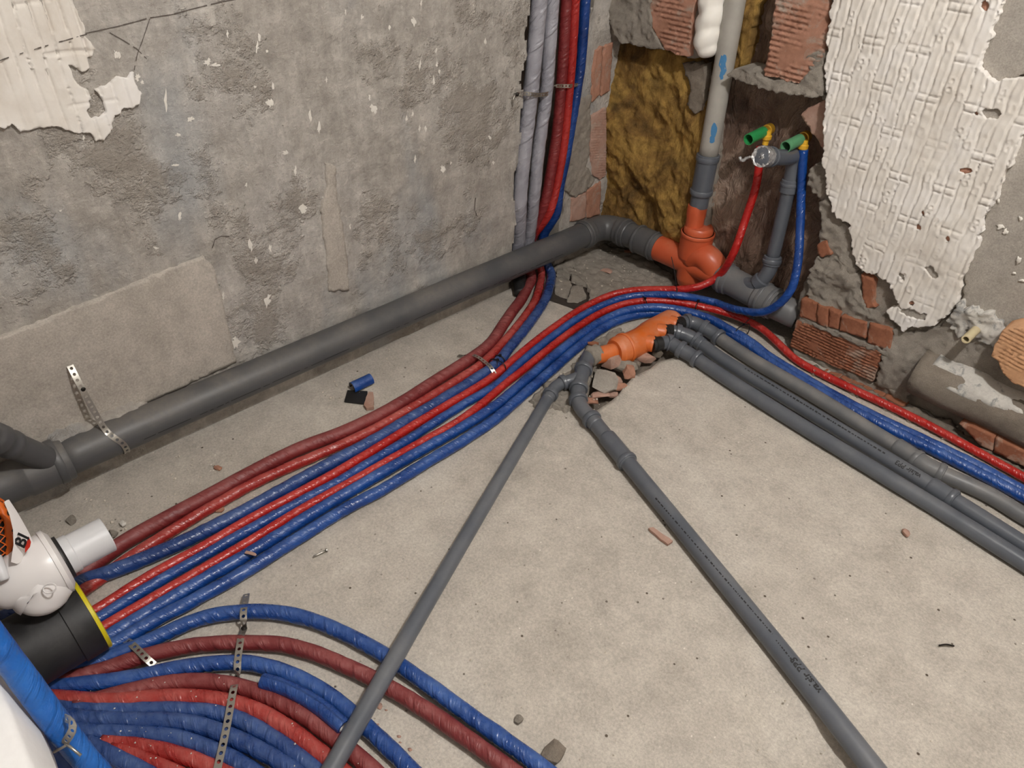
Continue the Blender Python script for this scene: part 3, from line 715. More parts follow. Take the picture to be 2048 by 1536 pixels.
# green plugs with brass elbows
def plug(front, back, cap, name, label, mat):
    b = PY(back, 2.47); f3 = PX(front, b[0]); d = f3 - b; L = float(np.linalg.norm(d)); d /= L
    t = empty(name, b, label, 'plug', 'green pressure plugs')
    P_, f_, u_ = profile([b, f3], [(.012, .0175), (.014, .0195), (L, .0195), (L, .0165), (L * .35, .0165), (L * .35, .002)], 28, False); sharp(mk('plug_body', P_, f_, mat, t, u_))
    c = PY(cap, 2.46)
    P_, f_, u_ = profile([b - d * .03, b + d * .014], [(0, .02), (.02, .02), (.022, .0165), (.044, .0165)], 20); be_ = sharp(mk('brass_elbow', P_, f_, M['brass'], t, u_))
    P_, f_, u_ = profile([c + V(0, 0, -.03), c + V(0, 0, .02)], [(0, .011), (.018, .011), (.02, .017), (.032, .0175), (.036, .013), (.05, .012)], 20); sharp(mk('brass_nut', P_, f_, M['yellow_o'], be_, u_))
    return c
cA = plug((1497, 279), (1531, 262), (1534, 272), 'green_plug', 'green plastic plug above the red tube in the niche', M['green'])
cB = plug((1571, 294), (1604, 277), (1607, 291), 'green_plug', 'faded green plastic plug above the blue tube in the niche', M['green_p'])

# ------------------------------------------------------------------ supply tubes in foam film
def ext(P, L=.7, head=False):
    """carry a run on past the edge of the view"""
    P = list(P)
    if head: P = P[::-1]
    d = P[-1] - P[-2]; d = d / np.linalg.norm(d); P.append(P[-1] + d * L)
    return P[::-1] if head else P
def FL(pts, z): return [PZ(p, z) for p in pts]
def tube(label, pts, r, mat, name='insulated_tube', group=None, wr=None, step=.016, it=5, seg=24, seed=0, cuts=()):
    P = resmooth(pts, step, it)
    t = empty(name, P[len(P) // 2] - V(0, 0, r), label, 'tube', group)
    P_, f_, u_ = sweep(P, r, seg, True, wr or wrk(.05, 45, .035, seed), None); mk('foam_jacket', P_, f_, mat, t, u_)
    return t, P
G1_ = 'tubes rising in the left wall chase'; G2_ = 'tubes crossing the floor in a bundle'; G3_ = 'tubes fanning out at the front left'
A1 = [(1133, 0), (1126, 120), (1121, 188), (1113, 273), (1099, 359), (1089, 410)]
A1f = [(1064, 555), (1056, 573), (1043, 599), (1026, 621), (1005, 652), (980, 688), (955, 708), (927, 727), (869, 763), (820, 795), (746, 837), (673, 870), (600, 897), (498, 948), (410, 996), (322, 1043), (249, 1084), (190, 1125), (130, 1170), (60, 1230), (0, 1275)]
A2 = [(1151, 0), (1143, 137), (1137, 205), (1128, 290), (1113, 376), (1099, 427)]
A2f = [(1083, 546), (1079, 575), (1070, 602), (1056, 624), (1039, 647), (1017, 673), (990, 703), (968, 724), (945, 741), (893, 774), (820, 818), (746, 860), (673, 894), (600, 925), (498, 972), (410, 1022), (337, 1066), (278, 1104), (234, 1133), (180, 1172), (110, 1220), (40, 1275), (0, 1300)]
A3 = [(1171, 0), (1160, 137), (1147, 222), (1133, 307), (1119, 376), (1113, 427)]
A3f = [(1102, 543), (1100, 570), (1092, 596), (1077, 622), (1058, 648), (1040, 671), (1018, 697), (991, 730), (942, 764), (893, 794), (820, 838), (746, 882), (673, 920), (600, 960), (498, 1017), (410, 1062), (322, 1104), (264, 1127), (205, 1150), (158, 1165), (100, 1190), (0, 1240)]
def rise(pw, pf, r, xw, yout, zf):
    w = [PX(p, xw) for p in pw]; w = [w[0] + (w[0] - w[1]) * 6.0, w[0] + (w[0] - w[1]) * 2.0] + w
    f = FL(pf, zf); k = w[-1]
    return w + [V(-2.035, k[1] - .02, .16), V(-2.02, k[1] - .035, .085), V(-1.985, f[0][1] + .0, .05)] + f
tube('thick dark red tube, topmost of the floor bundle, rising in the wall chase', rise(A1, A1f, .022, -1.985, 0, .024), .022, M['red_d'], group=G1_, wr=wrk(.02, 30, .012, 1), seed=1, it=4)
tube('bright red wrinkled tube beside the thick dark red one, rising in the wall chase', rise(A2, A2f, .0165, -1.962, 0, .018), .0165, M['red'], group=G1_, seed=2, it=4)
tube('thick blue tube third from the left wall, rising in the wall chase', rise(A3, A3f, .020, -1.985, 0, .022), .020, M['blue_d'], group=G1_, seed=3, it=4)
S1 = [(1079, 0), (1061, 188), (1048, 307), (1039, 410), (1036, 492)]; S2 = [(1105, 0), (1092, 191), (1078, 290), (1068, 393), (1058, 478)]
for k, (pw, r, lb, e) in enumerate(((S1, .029, 'silver grey foil tube, left one of the pair in the wall chase', (1042, 560)), (S2, .025, 'silver grey foil tube, right one of the pair, next to the red', (1058, 560)))):
    w = [PX(p, -1.99 + .004 * k) for p in pw[:-1]] + [PX(pw[-1], -2.03)]; w = [w[0] + (w[0] - w[1]) * 4.0] + w
    t, P = tube(lb, w + [V(-2.035, w[-1][1] - .01, .08), V(-2.02, w[-1][1] - .02, .03)], r, M['silver'], group=G1_, wr=wrk(.05, 38, .05, 9 + k, 5), seed=9 + k)
# black foam end lying at the foot of the silver pair
c = PZ((1040, 572), .03); P = [c + V(-.06, .05, .02), c, c + V(.035, -.03, -.012)]
P_, f_, u_ = sweep(catmull(P, .01), .026, 20, True, wrk(.12, 30, .05, 4)); tag(mk('foam_end', P_, f_, M['rubber'], None, u_), 'black foam tube end sticking out under the long drain pipe', 'foam')

B1w = [(1521, 292), (1518, 330), (1513, 370), (1503, 402), (1492, 435), (1468, 504)]
B1f = [(1434, 555), (1393, 575), (1342, 579), (1273, 580), (1222, 590), (1164, 617), (1113, 651), (1068, 685), (1017, 728), (981, 757), (942, 782), (893, 811), (820, 855), (746, 901), (673, 945), (600, 985), (498, 1040), (410, 1092), (293, 1156), (205, 1213), (120, 1262), (0, 1330)]
b1 = [PY(p, 2.462 - .0 * i) for i, p in enumerate(B1w[:-1])] + [PY(B1w[-1], 2.40)]
b1[3] = PY(B1w[3], 2.45); b1[4] = PY(B1w[4], 2.435)
b1[-1] = PY((1468, 504), 2.385)
b1f = [PZ(B1f[0], .16), PZ(B1f[1], .12), PZ(B1f[2], .09), PZ(B1f[3], .06), PZ(B1f[4], .035)] + FL(B1f[5:], .017)
tube('bright red tube dropping from the left green plug and bending along the floor', b1 + b1f, .0148, M['red_b'], group=G2_, seed=4, wr=wrk(.02, 30, .012, 1))
B2w = [(1607, 300), (1605, 330), (1603, 379), (1600, 453), (1596, 526)]
B2f = [(1583, 579), (1559, 608), (1527, 625), (1486, 622), (1448, 612), (1427, 603), (1359, 591), (1308, 589), (1256, 594), (1205, 611), (1154, 638), (1113, 667), (1051, 716), (1020, 745), (991, 772), (942, 800), (893, 830), (820, 877), (746, 921), (673, 966), (600, 1004), (498, 1060), (410, 1110), (293, 1177), (205, 1232), (120, 1285), (0, 1350)]
b2 = [PY(p, 2.45) for p in B2w[:3]] + [PY(B2w[3], 2.425), PY(B2w[4], 2.385), PY(B2f[0], 2.36), PY(B2f[1], 2.352), PY(B2f[2], 2.350), PY((1486, 622), 2.362), PY((1448, 612), 2.39), PY((1427, 604), 2.41)]
b2f = [PZ(p, z) for p, z in zip(B2f[6:], [.085, .065, .048, .032] + [.0165] * 40)]
tube('blue tube dropping from the right green plug and looping along the floor', b2 + b2f, .0152, M['blue'], group=G2_, seed=5)
B3 = [(2110, 990), (2034, 947), (1946, 899), (1858, 851), (1770, 808), (1682, 767), (1594, 721), (1560, 690), (1521, 655), (1471, 632), (1427, 619), (1359, 605), (1308, 601), (1256, 606), (1205, 624), (1154, 655), (1103, 693), (1051, 736), (1015, 764), (966, 806), (917, 843), (844, 884), (771, 925), (698, 967), (600, 1021), (498, 1084), (410, 1136), (293, 1204), (217, 1248), (140, 1295), (0, 1370)]
zz = [.016] * 7 + [.025, .035, .042, .046, .05, .046, .04, .03, .02] + [.0165] * 40
tube('thin red tube running from the right wall foot round the bend into the bundle', ext([PZ(p, z) for p, z in zip(B3, zz)], 1.2, True), .0142, M['red_b'], group=G2_, seed=6, wr=wrk(.02, 30, .015, 3))
B4 = [(2120, 1022), (2040, 978), (1946, 928), (1858, 885), (1770, 843), (1682, 799), (1594, 748), (1536, 712), (1498, 682), (1448, 654), (1427, 641), (1376, 624), (1308, 615), (1256, 621), (1205, 642), (1154, 676), (1103, 716), (1051, 761), (1010, 796), (991, 812), (917, 859), (844, 900), (771, 942), (698, 984), (600, 1043), (498, 1107), (381, 1174), (293, 1227), (220, 1271), (140, 1315), (0, 1390)]
zz = [.02] * 8 + [.026, .034, .038, .042, .044, .04, .03, .022] + [.0185] * 40
tube('upper blue tube of the pair running from the right wall foot into the bundle', ext([PZ(p, z) for p, z in zip(B4, zz)], 1.2, True), .0178, M['blue'], group=G2_, seed=7)
B5 = [(2120, 1034), (2040, 990), (1946, 940), (1858, 896), (1770, 853), (1682, 808), (1594, 757), (1536, 720), (1498, 690), (1448, 662), (1427, 650), (1376, 634), (1308, 626), (1256, 634), (1205, 657), (1154, 696), (1103, 741), (1051, 786), (1010, 822), (991, 838), (917, 887), (844, 930), (771, 976), (698, 1014), (600, 1074), (498, 1139), (381, 1204), (293, 1250), (235, 1284), (150, 1330), (0, 1410)]
tube('lower blue tube, nearest the room in the floor bundle', ext([PZ(p, .0185) for p in B5], 1.2, True), .0178, M['blue'], group=G2_, seed=8)

C = [('blue wrinkled tube, farthest of the front fan, crossing under the slim pipe', .0185, 'blue', .0195, [(0, 1385), (88, 1352), (164, 1332), (234, 1309), (293, 1285), (352, 1257), (410, 1234), (486, 1223), (557, 1225), (617, 1238), (676, 1261), (734, 1290), (793, 1326), (852, 1367), (910, 1410), (969, 1452), (1027, 1493), (1085, 1536), (1150, 1590)]),
     ('dark red tube, second of the front fan, crossing under the slim pipe', .0185, 'red_d', .0195, [(60, 1385), (140, 1358), (229, 1332), (293, 1311), (352, 1297), (410, 1288), (480, 1286), (557, 1288), (617, 1302), (676, 1325), (734, 1352), (793, 1384), (852, 1420), (910, 1460), (969, 1502), (1016, 1536), (1080, 1585)]),
     ('blue tube, third of the front fan, beside the cut sleeve', .0185, 'blue', .0195, [(0, 1380), (97, 1372), (176, 1367), (264, 1356), (352, 1338), (439, 1326), (485, 1325), (529, 1332), (573, 1345), (617, 1366), (661, 1393), (705, 1428), (749, 1469), (793, 1510), (820, 1538), (870, 1590)]),
     ('dark red tube under the cut blue sleeve in the front fan', .0185, 'red_d', .0195, [(150, 1412), (200, 1398), (249, 1385), (322, 1368), (381, 1363), (439, 1365), (500, 1379), (559, 1404), (617, 1437), (676, 1483), (720, 1518), (745, 1540), (800, 1590)]),
     ('bright red tube in the middle of the front fan', .0192, 'red', .021, [(60, 1395), (132, 1398), (205, 1403), (293, 1398), (381, 1395), (450, 1403), (500, 1416), (559, 1447), (617, 1488), (661, 1524), (720, 1575)]),
     ('blue tube directly below the bright red one in the front fan', .0185, 'blue_d', .0195, [(60, 1410), (117, 1412), (180, 1420), (264, 1421), (352, 1419), (439, 1426), (500, 1449), (559, 1485), (603, 1518), (660, 1565)]),
     ('blue tube, second below the bright red one in the front fan', .0185, 'blue_d', .024, [(70, 1425), (147, 1434), (234, 1441), (322, 1441), (381, 1446), (439, 1464), (500, 1491), (555, 1520), (620, 1565)]),
     ('blue tube just above the red speckled pair in the front fan', .0185, 'blue_d', .0195, [(100, 1455), (176, 1466), (264, 1466), (352, 1476), (410, 1494), (450, 1512), (500, 1540), (560, 1585)]),
     ('short red tube with white crumbs, upper of the speckled pair at the bottom edge', .017, 'red', .0195, [(205, 1484), (240, 1488), (293, 1493), (366, 1512), (430, 1536), (500, 1570)]),
     ('short red tube with white crumbs, lower of the speckled pair at the bottom edge', .015, 'red', .021, [(225, 1496), (260, 1508), (293, 1520), (352, 1545), (420, 1580)]),
     ('dusty blue tube at the bottom edge, beneath the bright blue near tube', .019, 'blue_d', .023, [(100, 1460), (150, 1478), (190, 1494), (225, 1512), (280, 1540), (340, 1580)])]
TUBES = {}
for k, (lb, r, mt, z, px_) in enumerate(C):
    t, P = tube(lb, ext(FL(px_, z), .6), r, M[mt], group=G3_, wr=wrk(.05, 40, .035, 20 + k), seed=20 + k); TUBES[k] = P
# cut blue sleeve with its pale inner pipe showing
px_ = [(524, 1362), (559, 1371), (603, 1391), (641, 1415), (676, 1444), (688, 1455)]
P = resmooth(FL(px_, .038), .012, 3); L = plen(P)
sl = empty('cut_sleeve', P[0] - V(0, 0, .018), 'short cut blue sleeve lying on the front fan, its end under the slim pipe', 'sleeve')
P_, f_, u_ = profile(P, [(0, .006), (0, .0165), (.004, .0178), (L - .003, .0178), (L, .0165), (L, .0125), (L - .03, .0125)], 24, True); sharp(mk('foam_jacket', P_, f_, M['blue'], sl, u_), 50)
P_, f_, u_ = profile(P, [(L - .035, .0122), (L - .002, .0122), (L - .002, .0085), (L - .03, .0085)], 20, True); sharp(mk('inner_pipe', P_, f_, M['white'], sl, u_), 50)
# bright blue tubes close to the camera
px_ = [(-60, 1222), (-30, 1258), (0, 1296), (37, 1343), (74, 1395), (112, 1445), (149, 1492), (186, 1536), (240, 1600)]
dd = [1.0, 1.01, 1.03, 1.05, 1.07, 1.09, 1.11, 1.13, 1.16]
tube('bright blue wrapped tube closest to the viewer, beside the low white wall', [PD(p, d) for p, d in zip(px_, dd)], .0185, M['blue_b'], wr=wrk(.04, 30, .05, 50, 4), seed=50)
tube('darker blue wrapped tube half hidden under the bright one by the low white wall', [PD((p[0] - 12, p[1] + 34), d + .05) for p, d in zip(px_, dd)], .0175, M['blue'], wr=wrk(.04, 30, .05, 51, 4), seed=51)

# ------------------------------------------------------------------ slim drain pipes on the floor
def drain(label, pts, r, mat, name='slim_drain_pipe', group=None, collars=(), sockets=(), bodyname='pipe_body', step=.04, it=0, cat='pipe', seg=32, tr=None):
    P = resmooth(pts, step, it) if it else catmull(pts, step); L = plen(P)
    t = empty(name, P[len(P) // 2] - V(0, 0, r), label, cat, group)
    pr = [(0, r)]
    for a, b in sorted(sockets):
        pr += [(a, r), (a + .004, r + .0035), (b - .002, r + .0035), (b, r)]
    pr.append((L, r)); pr = [q for q in pr if 0 <= q[0] <= L]
    P_, f_, u_ = profile(P, pr, seg); sharp(mk(bodyname, P_, f_, mat, t, u_))
    for s in collars:
        P_, f_, u_ = ring(P, s, .014, r + .003, .0045, seg); sharp(mk('collar', P_, f_, mat, t, u_))
    return t, P
def slen(P, px_):  # arc length at the point that projects nearest to a pixel
    best, s, acc = 1e9, 0, 0
    for i, p in enumerate(P):
        if i: acc += float(np.linalg.norm(P[i] - P[i - 1]))
        c = R.T @ (p - V(0, 0, H)); q = V(1024, 768) + F * c[:2] / c[2]; d = float(np.hypot(*(q - np.array(px_))))
        if d < best: best, s = d, acc
    return s
GD = 'slim grey drain pipes on the floor'
g1 = [PZ((1098, 793), .030), PZ((1059, 855), .032), PZ((991, 966), .036), PZ((916, 1100), .042), PZ((816, 1272), .054), PZ((781, 1331), .058), PZ((711, 1452), .058), PZ((664, 1536), .058), PZ((600, 1650), .058)]
g1s = [g1[0] + (g1[-1] - g1[0]) * t for t in np.linspace(0, 1, 9)]
drain('thin dark grey drain pipe crossing over the front fan of tubes', [PZ((1098, 793), .030), PZ((916, 1100), .043), PZ((781, 1331), .0585), PZ((664, 1536), .0585), PZ((600, 1648), .0585), PZ((600, 1648), .0585) + (PZ((600, 1648), .0585) - PZ((664, 1536), .0585)) * 4], .0205, M['grey_d'] if False else M['grey'], group=GD)
g2 = [PZ((1192, 848), .028), PZ((1272, 945), .0265), PZ((1436, 1147), .0255), PZ((1604, 1356), .0255), PZ((1747, 1538), .0255), PZ((1850, 1670), .0255)]
t2, P2 = drain('grey drain pipe with printed lettering running to the bottom right', ext(g2, .6), .025, M['grey'], group=GD, step=.01)
L0, L1 = slen(P2, (1213, 873)), slen(P2, (1258, 928))
P_, f_, u_ = profile(P2, [(L0, .0255), (L0 + .006, .0292), (L1 - .003, .0295), (L1, .026)], 32); sk = sharp(mk('socket', P_, f_, M['grey'], t2, u_))
P_, f_, u_ = ring(P2, L1 - .012, .016, .029, .0045, 32); sharp(mk('collar', P_, f_, M['grey'], sk, u_))
# wye where the two meet
yw = empty('slim_wye', PZ((1158, 775), 0), 'grey wye fitting where the two slim floor drains meet below the orange manifold', 'fitting')
mp = [PZ((1180, 708), .055), PZ((1167, 738), .050), PZ((1161, 758), .044), PZ((1156, 785), .036), PZ((1157, 803), .032), PZ((1166, 820), .030), PZ((1181, 836), .029), PZ((1194, 851), .0285)]
P = resmooth(mp, .008, 3); L = plen(P)
P_, f_, u_ = profile(P, [(0, .0262), (L, .0262)], 32); mk('body', P_, f_, M['grey'], yw, u_)
for px_ in ((1167, 738), (1157, 775), (1155, 800), (1182, 838)):
    s = slen(P, px_)
    P_, f_, u_ = ring(P, s, .02, .0285, .0045, 32); sharp(mk('collar', P_, f_, M['grey'], yw, u_))
P = resmooth([PZ((1163, 752), .045), PZ((1140, 761), .043), PZ((1124, 766), .038), PZ((1110, 775), .034), PZ((1102, 787), .031), PZ((1094, 800), .030)], .006, 3); L = plen(P)
P_, f_, u_ = profile(P, [(0, .0212), (L, .0212)], 28); ybr = mk('branch', P_, f_, M['grey'], yw, u_)
for px_ in ((1127, 765), (1101, 789)):
    P_, f_, u_ = ring(P, slen(P, px_), .018, .0232, .0042, 28); sharp(mk('collar', P_, f_, M['grey'], ybr, u_))
# cement lump round the top socket
P = catmull([PZ((1178, 716), .054), PZ((1196, 706), .056)], .004)
P_, f_, u_ = sweep(P, .034, 28, True, lambda S, T: .10 * vn(S * 90, np.cos(T) * 3, np.sin(T) * 3) + .05 * vn(S * 260, np.cos(T) * 8, np.sin(T) * 8)); tag(mk('cement_collar', P_, f_, M['mortar'], None, u_), 'rough cement lump around the joint between grey wye and orange manifold', 'cement')
# orange manifold
om = empty('orange_manifold', PZ((1285, 690), 0), 'dusty orange manifold in the floor hole with three outlets', 'fitting')
o0, o1, o2, o3, o4 = PZ((1190, 712), .052), PZ((1228, 704), .045), PZ((1246, 698), .042), PZ((1300, 668), .035), PZ((1352, 640), .030)
P_, f_, u_ = profile(catmull([o0, o1], .01), [(0, .031), (plen([o0, o1]), .033)], 32); mk('spigot', P_, f_, M['orange_o'], om, u_)
P = resmooth([o1, o2, PZ((1285, 680), .038), o3, PZ((1330, 652), .032), o4], .012, 2); L = plen(P)
P_, f_, u_ = profile(P, [(0, .025), (0, .044), (.012, .053), (.02, .0545), (.05, .0555), (.06, .0565), (.062, .053), (L - .03, .053), (L - .012, .045), (L, .02)], 40); sharp(mk('body', P_, f_, M['orange_o'], om, u_), 45)
P_, f_, u_ = ring(P, .052, .014, .0555, .004, 40); sharp(mk('collar', P_, f_, M['orange_o'], om, u_))
outs = [[(1282, 682), (1308, 689), (1320, 687), (1338, 685), (1350, 692), (1362, 699), (1378, 708), (1397, 720)],
        [(1312, 662), (1331, 665), (1342, 662), (1356, 665), (1366, 668), (1376, 672), (1391, 680), (1404, 690)],
        [(1338, 645), (1353, 650), (1362, 646), (1375, 644), (1388, 646), (1408, 656), (1424, 665), (1440, 677)]]
outz = [[.052, .050, .049, .047, .043, .040, .034, .029], [.055, .053, .051, .049, .046, .043, .036, .03], [.055, .053, .051, .049, .047, .042, .036, .03]]
runs = [[(1397, 720), (1448, 754), (1594, 846), (1741, 935), (1887, 1024), (2034, 1116), (2140, 1183)],
        [(1404, 690), (1448, 721), (1594, 809), (1741, 898), (1887, 988), (2048, 1090), (2140, 1148)],
        [(1440, 677), (1507, 721), (1624, 789), (1741, 861), (1814, 906), (1852, 932), (1975, 988), (2048, 1032), (2140, 1086)]]
words = [('front', 'nearest the room'), ('middle', 'in the middle'), ('rear', 'nearest the right wall')]
for k in range(3):
    q = [PZ(p, z) for p, z in zip(outs[k], outz[k])]
    P_, f_, u_ = profile(catmull(q[:2], .01), [(0, .031), (plen(q[:2]) - .004, .0305), (plen(q[:2]), .029)], 28); sharp(mk('outlet', P_, f_, M['orange_o'], om, u_))
    rb = empty('rubber_seal', q[1], 'black rubber seal in the %s outlet of the orange manifold' % words[k][0], 'seal', 'rubber seals in the manifold outlets')
    dv = (q[2] - q[1]); dv /= np.linalg.norm(dv)
    P_, f_, u_ = profile([q[1] - dv * .012, q[1] + dv * .03], [(0, .0285), (.012, .0285), (.013, .031), (.020, .031), (.021, .0275), (.042, .0270)], 28); sharp(mk('seal_lip', P_, f_, M['rubber'], rb, u_))
    P = resmooth(q[2:], .006, 3); L = plen(P)
    ef = empty('slim_elbow', P[0], 'grey elbow and coupling on the %s outlet of the orange manifold' % words[k][0], 'fitting', 'grey elbows on the manifold')
    P_, f_, u_ = profile(P, [(0, .0262), (L, .0268)], 32); mk('body', P_, f_, M['grey'], ef, u_)
    cl = [(0.006,), ]
    marks = {0: [(1338, 685), (1362, 700), (1394, 719)], 1: [(1356, 665), (1391, 680)], 2: [(1375, 644), (1408, 656), (1437, 675)]}[k]
    for px_ in marks:
        s = min(max(slen(P, px_), .009), L - .009)
        P_, f_, u_ = ring(P, s, .018, .0290, .0045, 32); sharp(mk('collar', P_, f_, M['grey'], ef, u_))
    rr = ext(FL(runs[k], .0262), 1.2)
    lbs = ['grey drain pipe nearest the room of the three running right from the manifold', 'grey drain pipe with faint print, middle of the three running right', 'dusty grey drain pipe nearest the right wall of the three']
    t3, P3 = drain(lbs[k], rr, .025, M['grey'] if k < 2 else M['grey_l'], group=GD, step=.012)
    mm = {0: [], 1: [(1902, 997)], 2: [(1830, 917), (1879, 943)]}[k]
    if k == 1:
        a, b = slen(P3, (1860, 972)), slen(P3, (1908, 1001))
        P_, f_, u_ = profile(P3, [(a, .0255), (a + .006, .029), (b - .002, .0292), (b, .026)], 32); sharp(mk('socket', P_, f_, M['grey'], t3, u_))
    if k == 2:
        a, b = slen(P3, (1790, 893)), slen(P3, (1885, 946))
        P_, f_, u_ = profile(P3, [(a, .0255), (a + .006, .029), (b - .002, .0292), (b, .026)], 32); sharp(mk('socket', P_, f_, M['grey_l'], t3, u_))
    for px_ in mm:
        P_, f_, u_ = ring(P3, slen(P3, px_), .016, .029, .0045, 32); sharp(mk('collar', P_, f_, M['grey_l'] if k == 2 else M['grey'], t3, u_))
    if k == 1: t4, P4 = t3, P3

# lettering printed on the pipes
def text_mesh(s, size):
    cu = bpy.data.curves.new('t', 'FONT'); cu.body = s; cu.size = size; cu.offset = size * .03; o = bpy.data.objects.new('t', cu); COL.objects.link(o)
    dg = bpy.context.evaluated_depsgraph_get(); me = bpy.data.meshes.new_from_object(o.evaluated_get(dg))
    v = np.array([x.co[:] for x in me.vertices]) if len(me.vertices) else np.zeros((0, 3)); f = [tuple(p.vertices) for p in me.polygons]
    bpy.data.objects.remove(o); bpy.data.curves.remove(cu); bpy.data.meshes.remove(me); return v, f
def pipe_print(s, size, a, b, r, px_, parent, flip=True, name='printed_lettering', bold=0):
    """text on the cylinder a-b, first letter under pixel px_, reading towards a when flip"""
    axd = (b - a) / np.linalg.norm(b - a); st = on_cyl(a, axd, r, px_); s0 = (st - a) @ axd; rad = st - a - axd * s0; rad /= np.linalg.norm(rad)
    dx = -axd if flip else axd; up_ = np.cross(rad, dx)
    v, f = text_mesh(s, size)
    if not len(v): return
    out = []
    for x, y, _ in v:
        an = (y - size * .3) / r; rd = rad * math.cos(an) + up_ * math.sin(an)
        out.append(a + axd * s0 + dx * x + rd * (r + .0005))
    mk(name, out, f, M['ink'], parent, smooth=False)
def near(P, px_, w=6):
    acc = slen(P, px_); t = 0; k = 0
    for k in range(1, len(P)):
        t += float(np.linalg.norm(P[k] - P[k - 1]))
        if t >= acc: break
    return P[max(0, k - w)], P[min(len(P) - 1, k + w)]
def dashes(P, p0, p1, r, n, parent, seed):
    """row of tiny illegible print between two pixels"""
    g_ = np.random.default_rng(seed); v_, q_ = [], []
    p0 = np.array(p0, float); p1 = np.array(p1, float); t = 0.0
    while t < 1:
        L_ = g_.uniform(.25, 1.0) / n; a, b = near(P, p0 + (p1 - p0) * t); axd = (b - a) / np.linalg.norm(b - a); k = len(v_)
        nn = np.array([-(p1 - p0)[1], (p1 - p0)[0]]); nn = nn / np.linalg.norm(nn) * g_.uniform(.8, 1.7)
        for q in (p0 + (p1 - p0) * t - nn, p0 + (p1 - p0) * t + nn, p0 + (p1 - p0) * min(1, t + L_) + nn, p0 + (p1 - p0) * min(1, t + L_) - nn): v_.append(on_cyl(a, axd, r, q, .0007))
        q_.append((k, k + 1, k + 2, k + 3)); t += L_ + g_.uniform(.15, .6) / n
    tag(mk('printed_line', v_, q_, M['ink'], parent, smooth=False), kind='stuff')
def prnt(s_, size, P, px_, parent):
    a, b = near(P, px_, 12); pipe_print(s_, size, a, b, .0251, px_, parent)
prnt('valsir PP3', .024, P2, (1640, 1384), t2)
dashes(P2, (1311, 996), (1545, 1268), .025, 46, t2, 1); dashes(P2, (1552, 1280), (1592, 1330), .025, 9, t2, 2)
prnt('valsir PP3', .021, P4, (1841, 953), t4)
dashes(P4, (1490, 737), (1770, 907), .025, 44, t4, 3)

# ------------------------------------------------------------------ masonry of the right wall and niche filling
def ribs(pitch, amp, base, tilt=0.0, wear=0.0, seed=0):
    def g(u, v):
        a = (v + tilt * u) / pitch; f = a - np.floor(a)
        h = amp * np.clip(np.sin(f * 2 * math.pi) * 1.6, -1, 1)
        m_ = np.clip(fbm(u * 16 + seed, v * 16, seed, 3) * 2 + 1.1 - wear, 0, 1)
        return base + h * m_ + .0015 * fbm(u * 25, v * 25, seed, 3)
    return g
def rough(base, a1=.006, f1=22, a2=.003, f2=70, seed=0):
    return lambda u, v: base + a1 * fbm(u * f1, v * f1, seed, 4) + a2 * fbm(u * f2, v * f2, seed + 3, 3)
def onR(name, pts, front, thick, mat, su=.006, sv=None, rag=.004, seed=0, y=YR, parent=None, holes=()):
    P_, f_ = slab(polyR(pts, y), wallR, front, thick, su, sv, rag=rag, seed=seed)
    return mk(name, P_, f_, mat, parent if parent is not None else wall_right)
onR('brick', [(1303, -60), (1396, -60), (1393, 0), (1386, 45), (1382, 112), (1358, 108), (1330, 98), (1310, 60), (1302, 20)], ribs(.0165, .0034, .008, 0, .15, 1), .05, M['brick'], .01, .0027, seed=1)
onR('mortar_bed', [(1198, -40), (1306, -40), (1304, 20), (1312, 60), (1332, 100), (1285, 92), (1242, 85), (1229, 66), (1226, 40), (1198, 30)], rough(.014, .006, 22, .004, 80, 2), .05, M['mortar'], .006, seed=2, rag=.006)
onR('brick', [(1200, 28), (1226, 40), (1228, 68), (1214, 66), (1202, 50)], ribs(.01, .0012, -.01, 0, .2, 2), .05, M['brick_p'], .008, .003, seed=3)
onR('brick', [(1560, -60), (1664, -70), (1658, 60), (1652, 108), (1632, 130), (1602, 166), (1566, 158), (1532, 150), (1540, 95), (1552, 20)], ribs(.0165, .0034, .010, .03, .0, 4), .07, M['brick'], .01, .0027, seed=4)
onR('mortar_shelf', [(1464, 148), (1482, 137), (1520, 142), (1532, 154), (1566, 160), (1602, 168), (1628, 140), (1650, 128), (1654, 160), (1652, 192), (1628, 190), (1590, 184), (1545, 176), (1500, 165)], rough(.028, .010, 20, .004, 70, 3), .10, M['mortar'], .006, seed=5, rag=.006)
onR('mortar_bed', [(1612, 118), (1640, 100), (1656, 104), (1652, 150), (1640, 146), (1622, 138)], rough(.012, .008, 24, .004, 80, 4), .05, M['mortar'], .005, seed=6)
onR('brick', [(1597, 230), (1616, 216), (1640, 202), (1652, 200), (1652, 312), (1640, 298), (1622, 268)], rough(-.012, .003, 18, .001, 80, 5), .09, M['brick_p'], .008, seed=7)
onR('mortar_bed', [(1616, 338), (1632, 326), (1652, 330), (1660, 405), (1650, 408), (1630, 388), (1613, 372)], rough(-.008, .010, 24, .005, 80, 6), .09, M['mortar'], .006, seed=8, rag=.006)
onR('mortar_bed', [(1640, 402), (1662, 398), (1672, 428), (1702, 452), (1706, 500), (1716, 540), (1700, 560), (1665, 545), (1640, 500), (1644, 450)], rough(.004, .010, 20, .004, 70, 7), .04, M['mortar'], .006, seed=9, rag=.006)
onR('brick', [(1640, 486), (1655, 480), (1667, 508), (1650, 512), (1638, 506)], rough(.014, .002, 18, .001, 80, 5), .03, M['brick_r'], .008, seed=10)
onR('mortar_bed', [(1614, 556), (1640, 512), (1668, 512), (1690, 530), (1722, 548), (1728, 590), (1735, 612), (1790, 648), (1788, 668), (1700, 640), (1640, 612), (1616, 592)], rough(.010, .013, 17, .005, 60, 8), .05, M['mortar'], .006, seed=11, rag=.008)
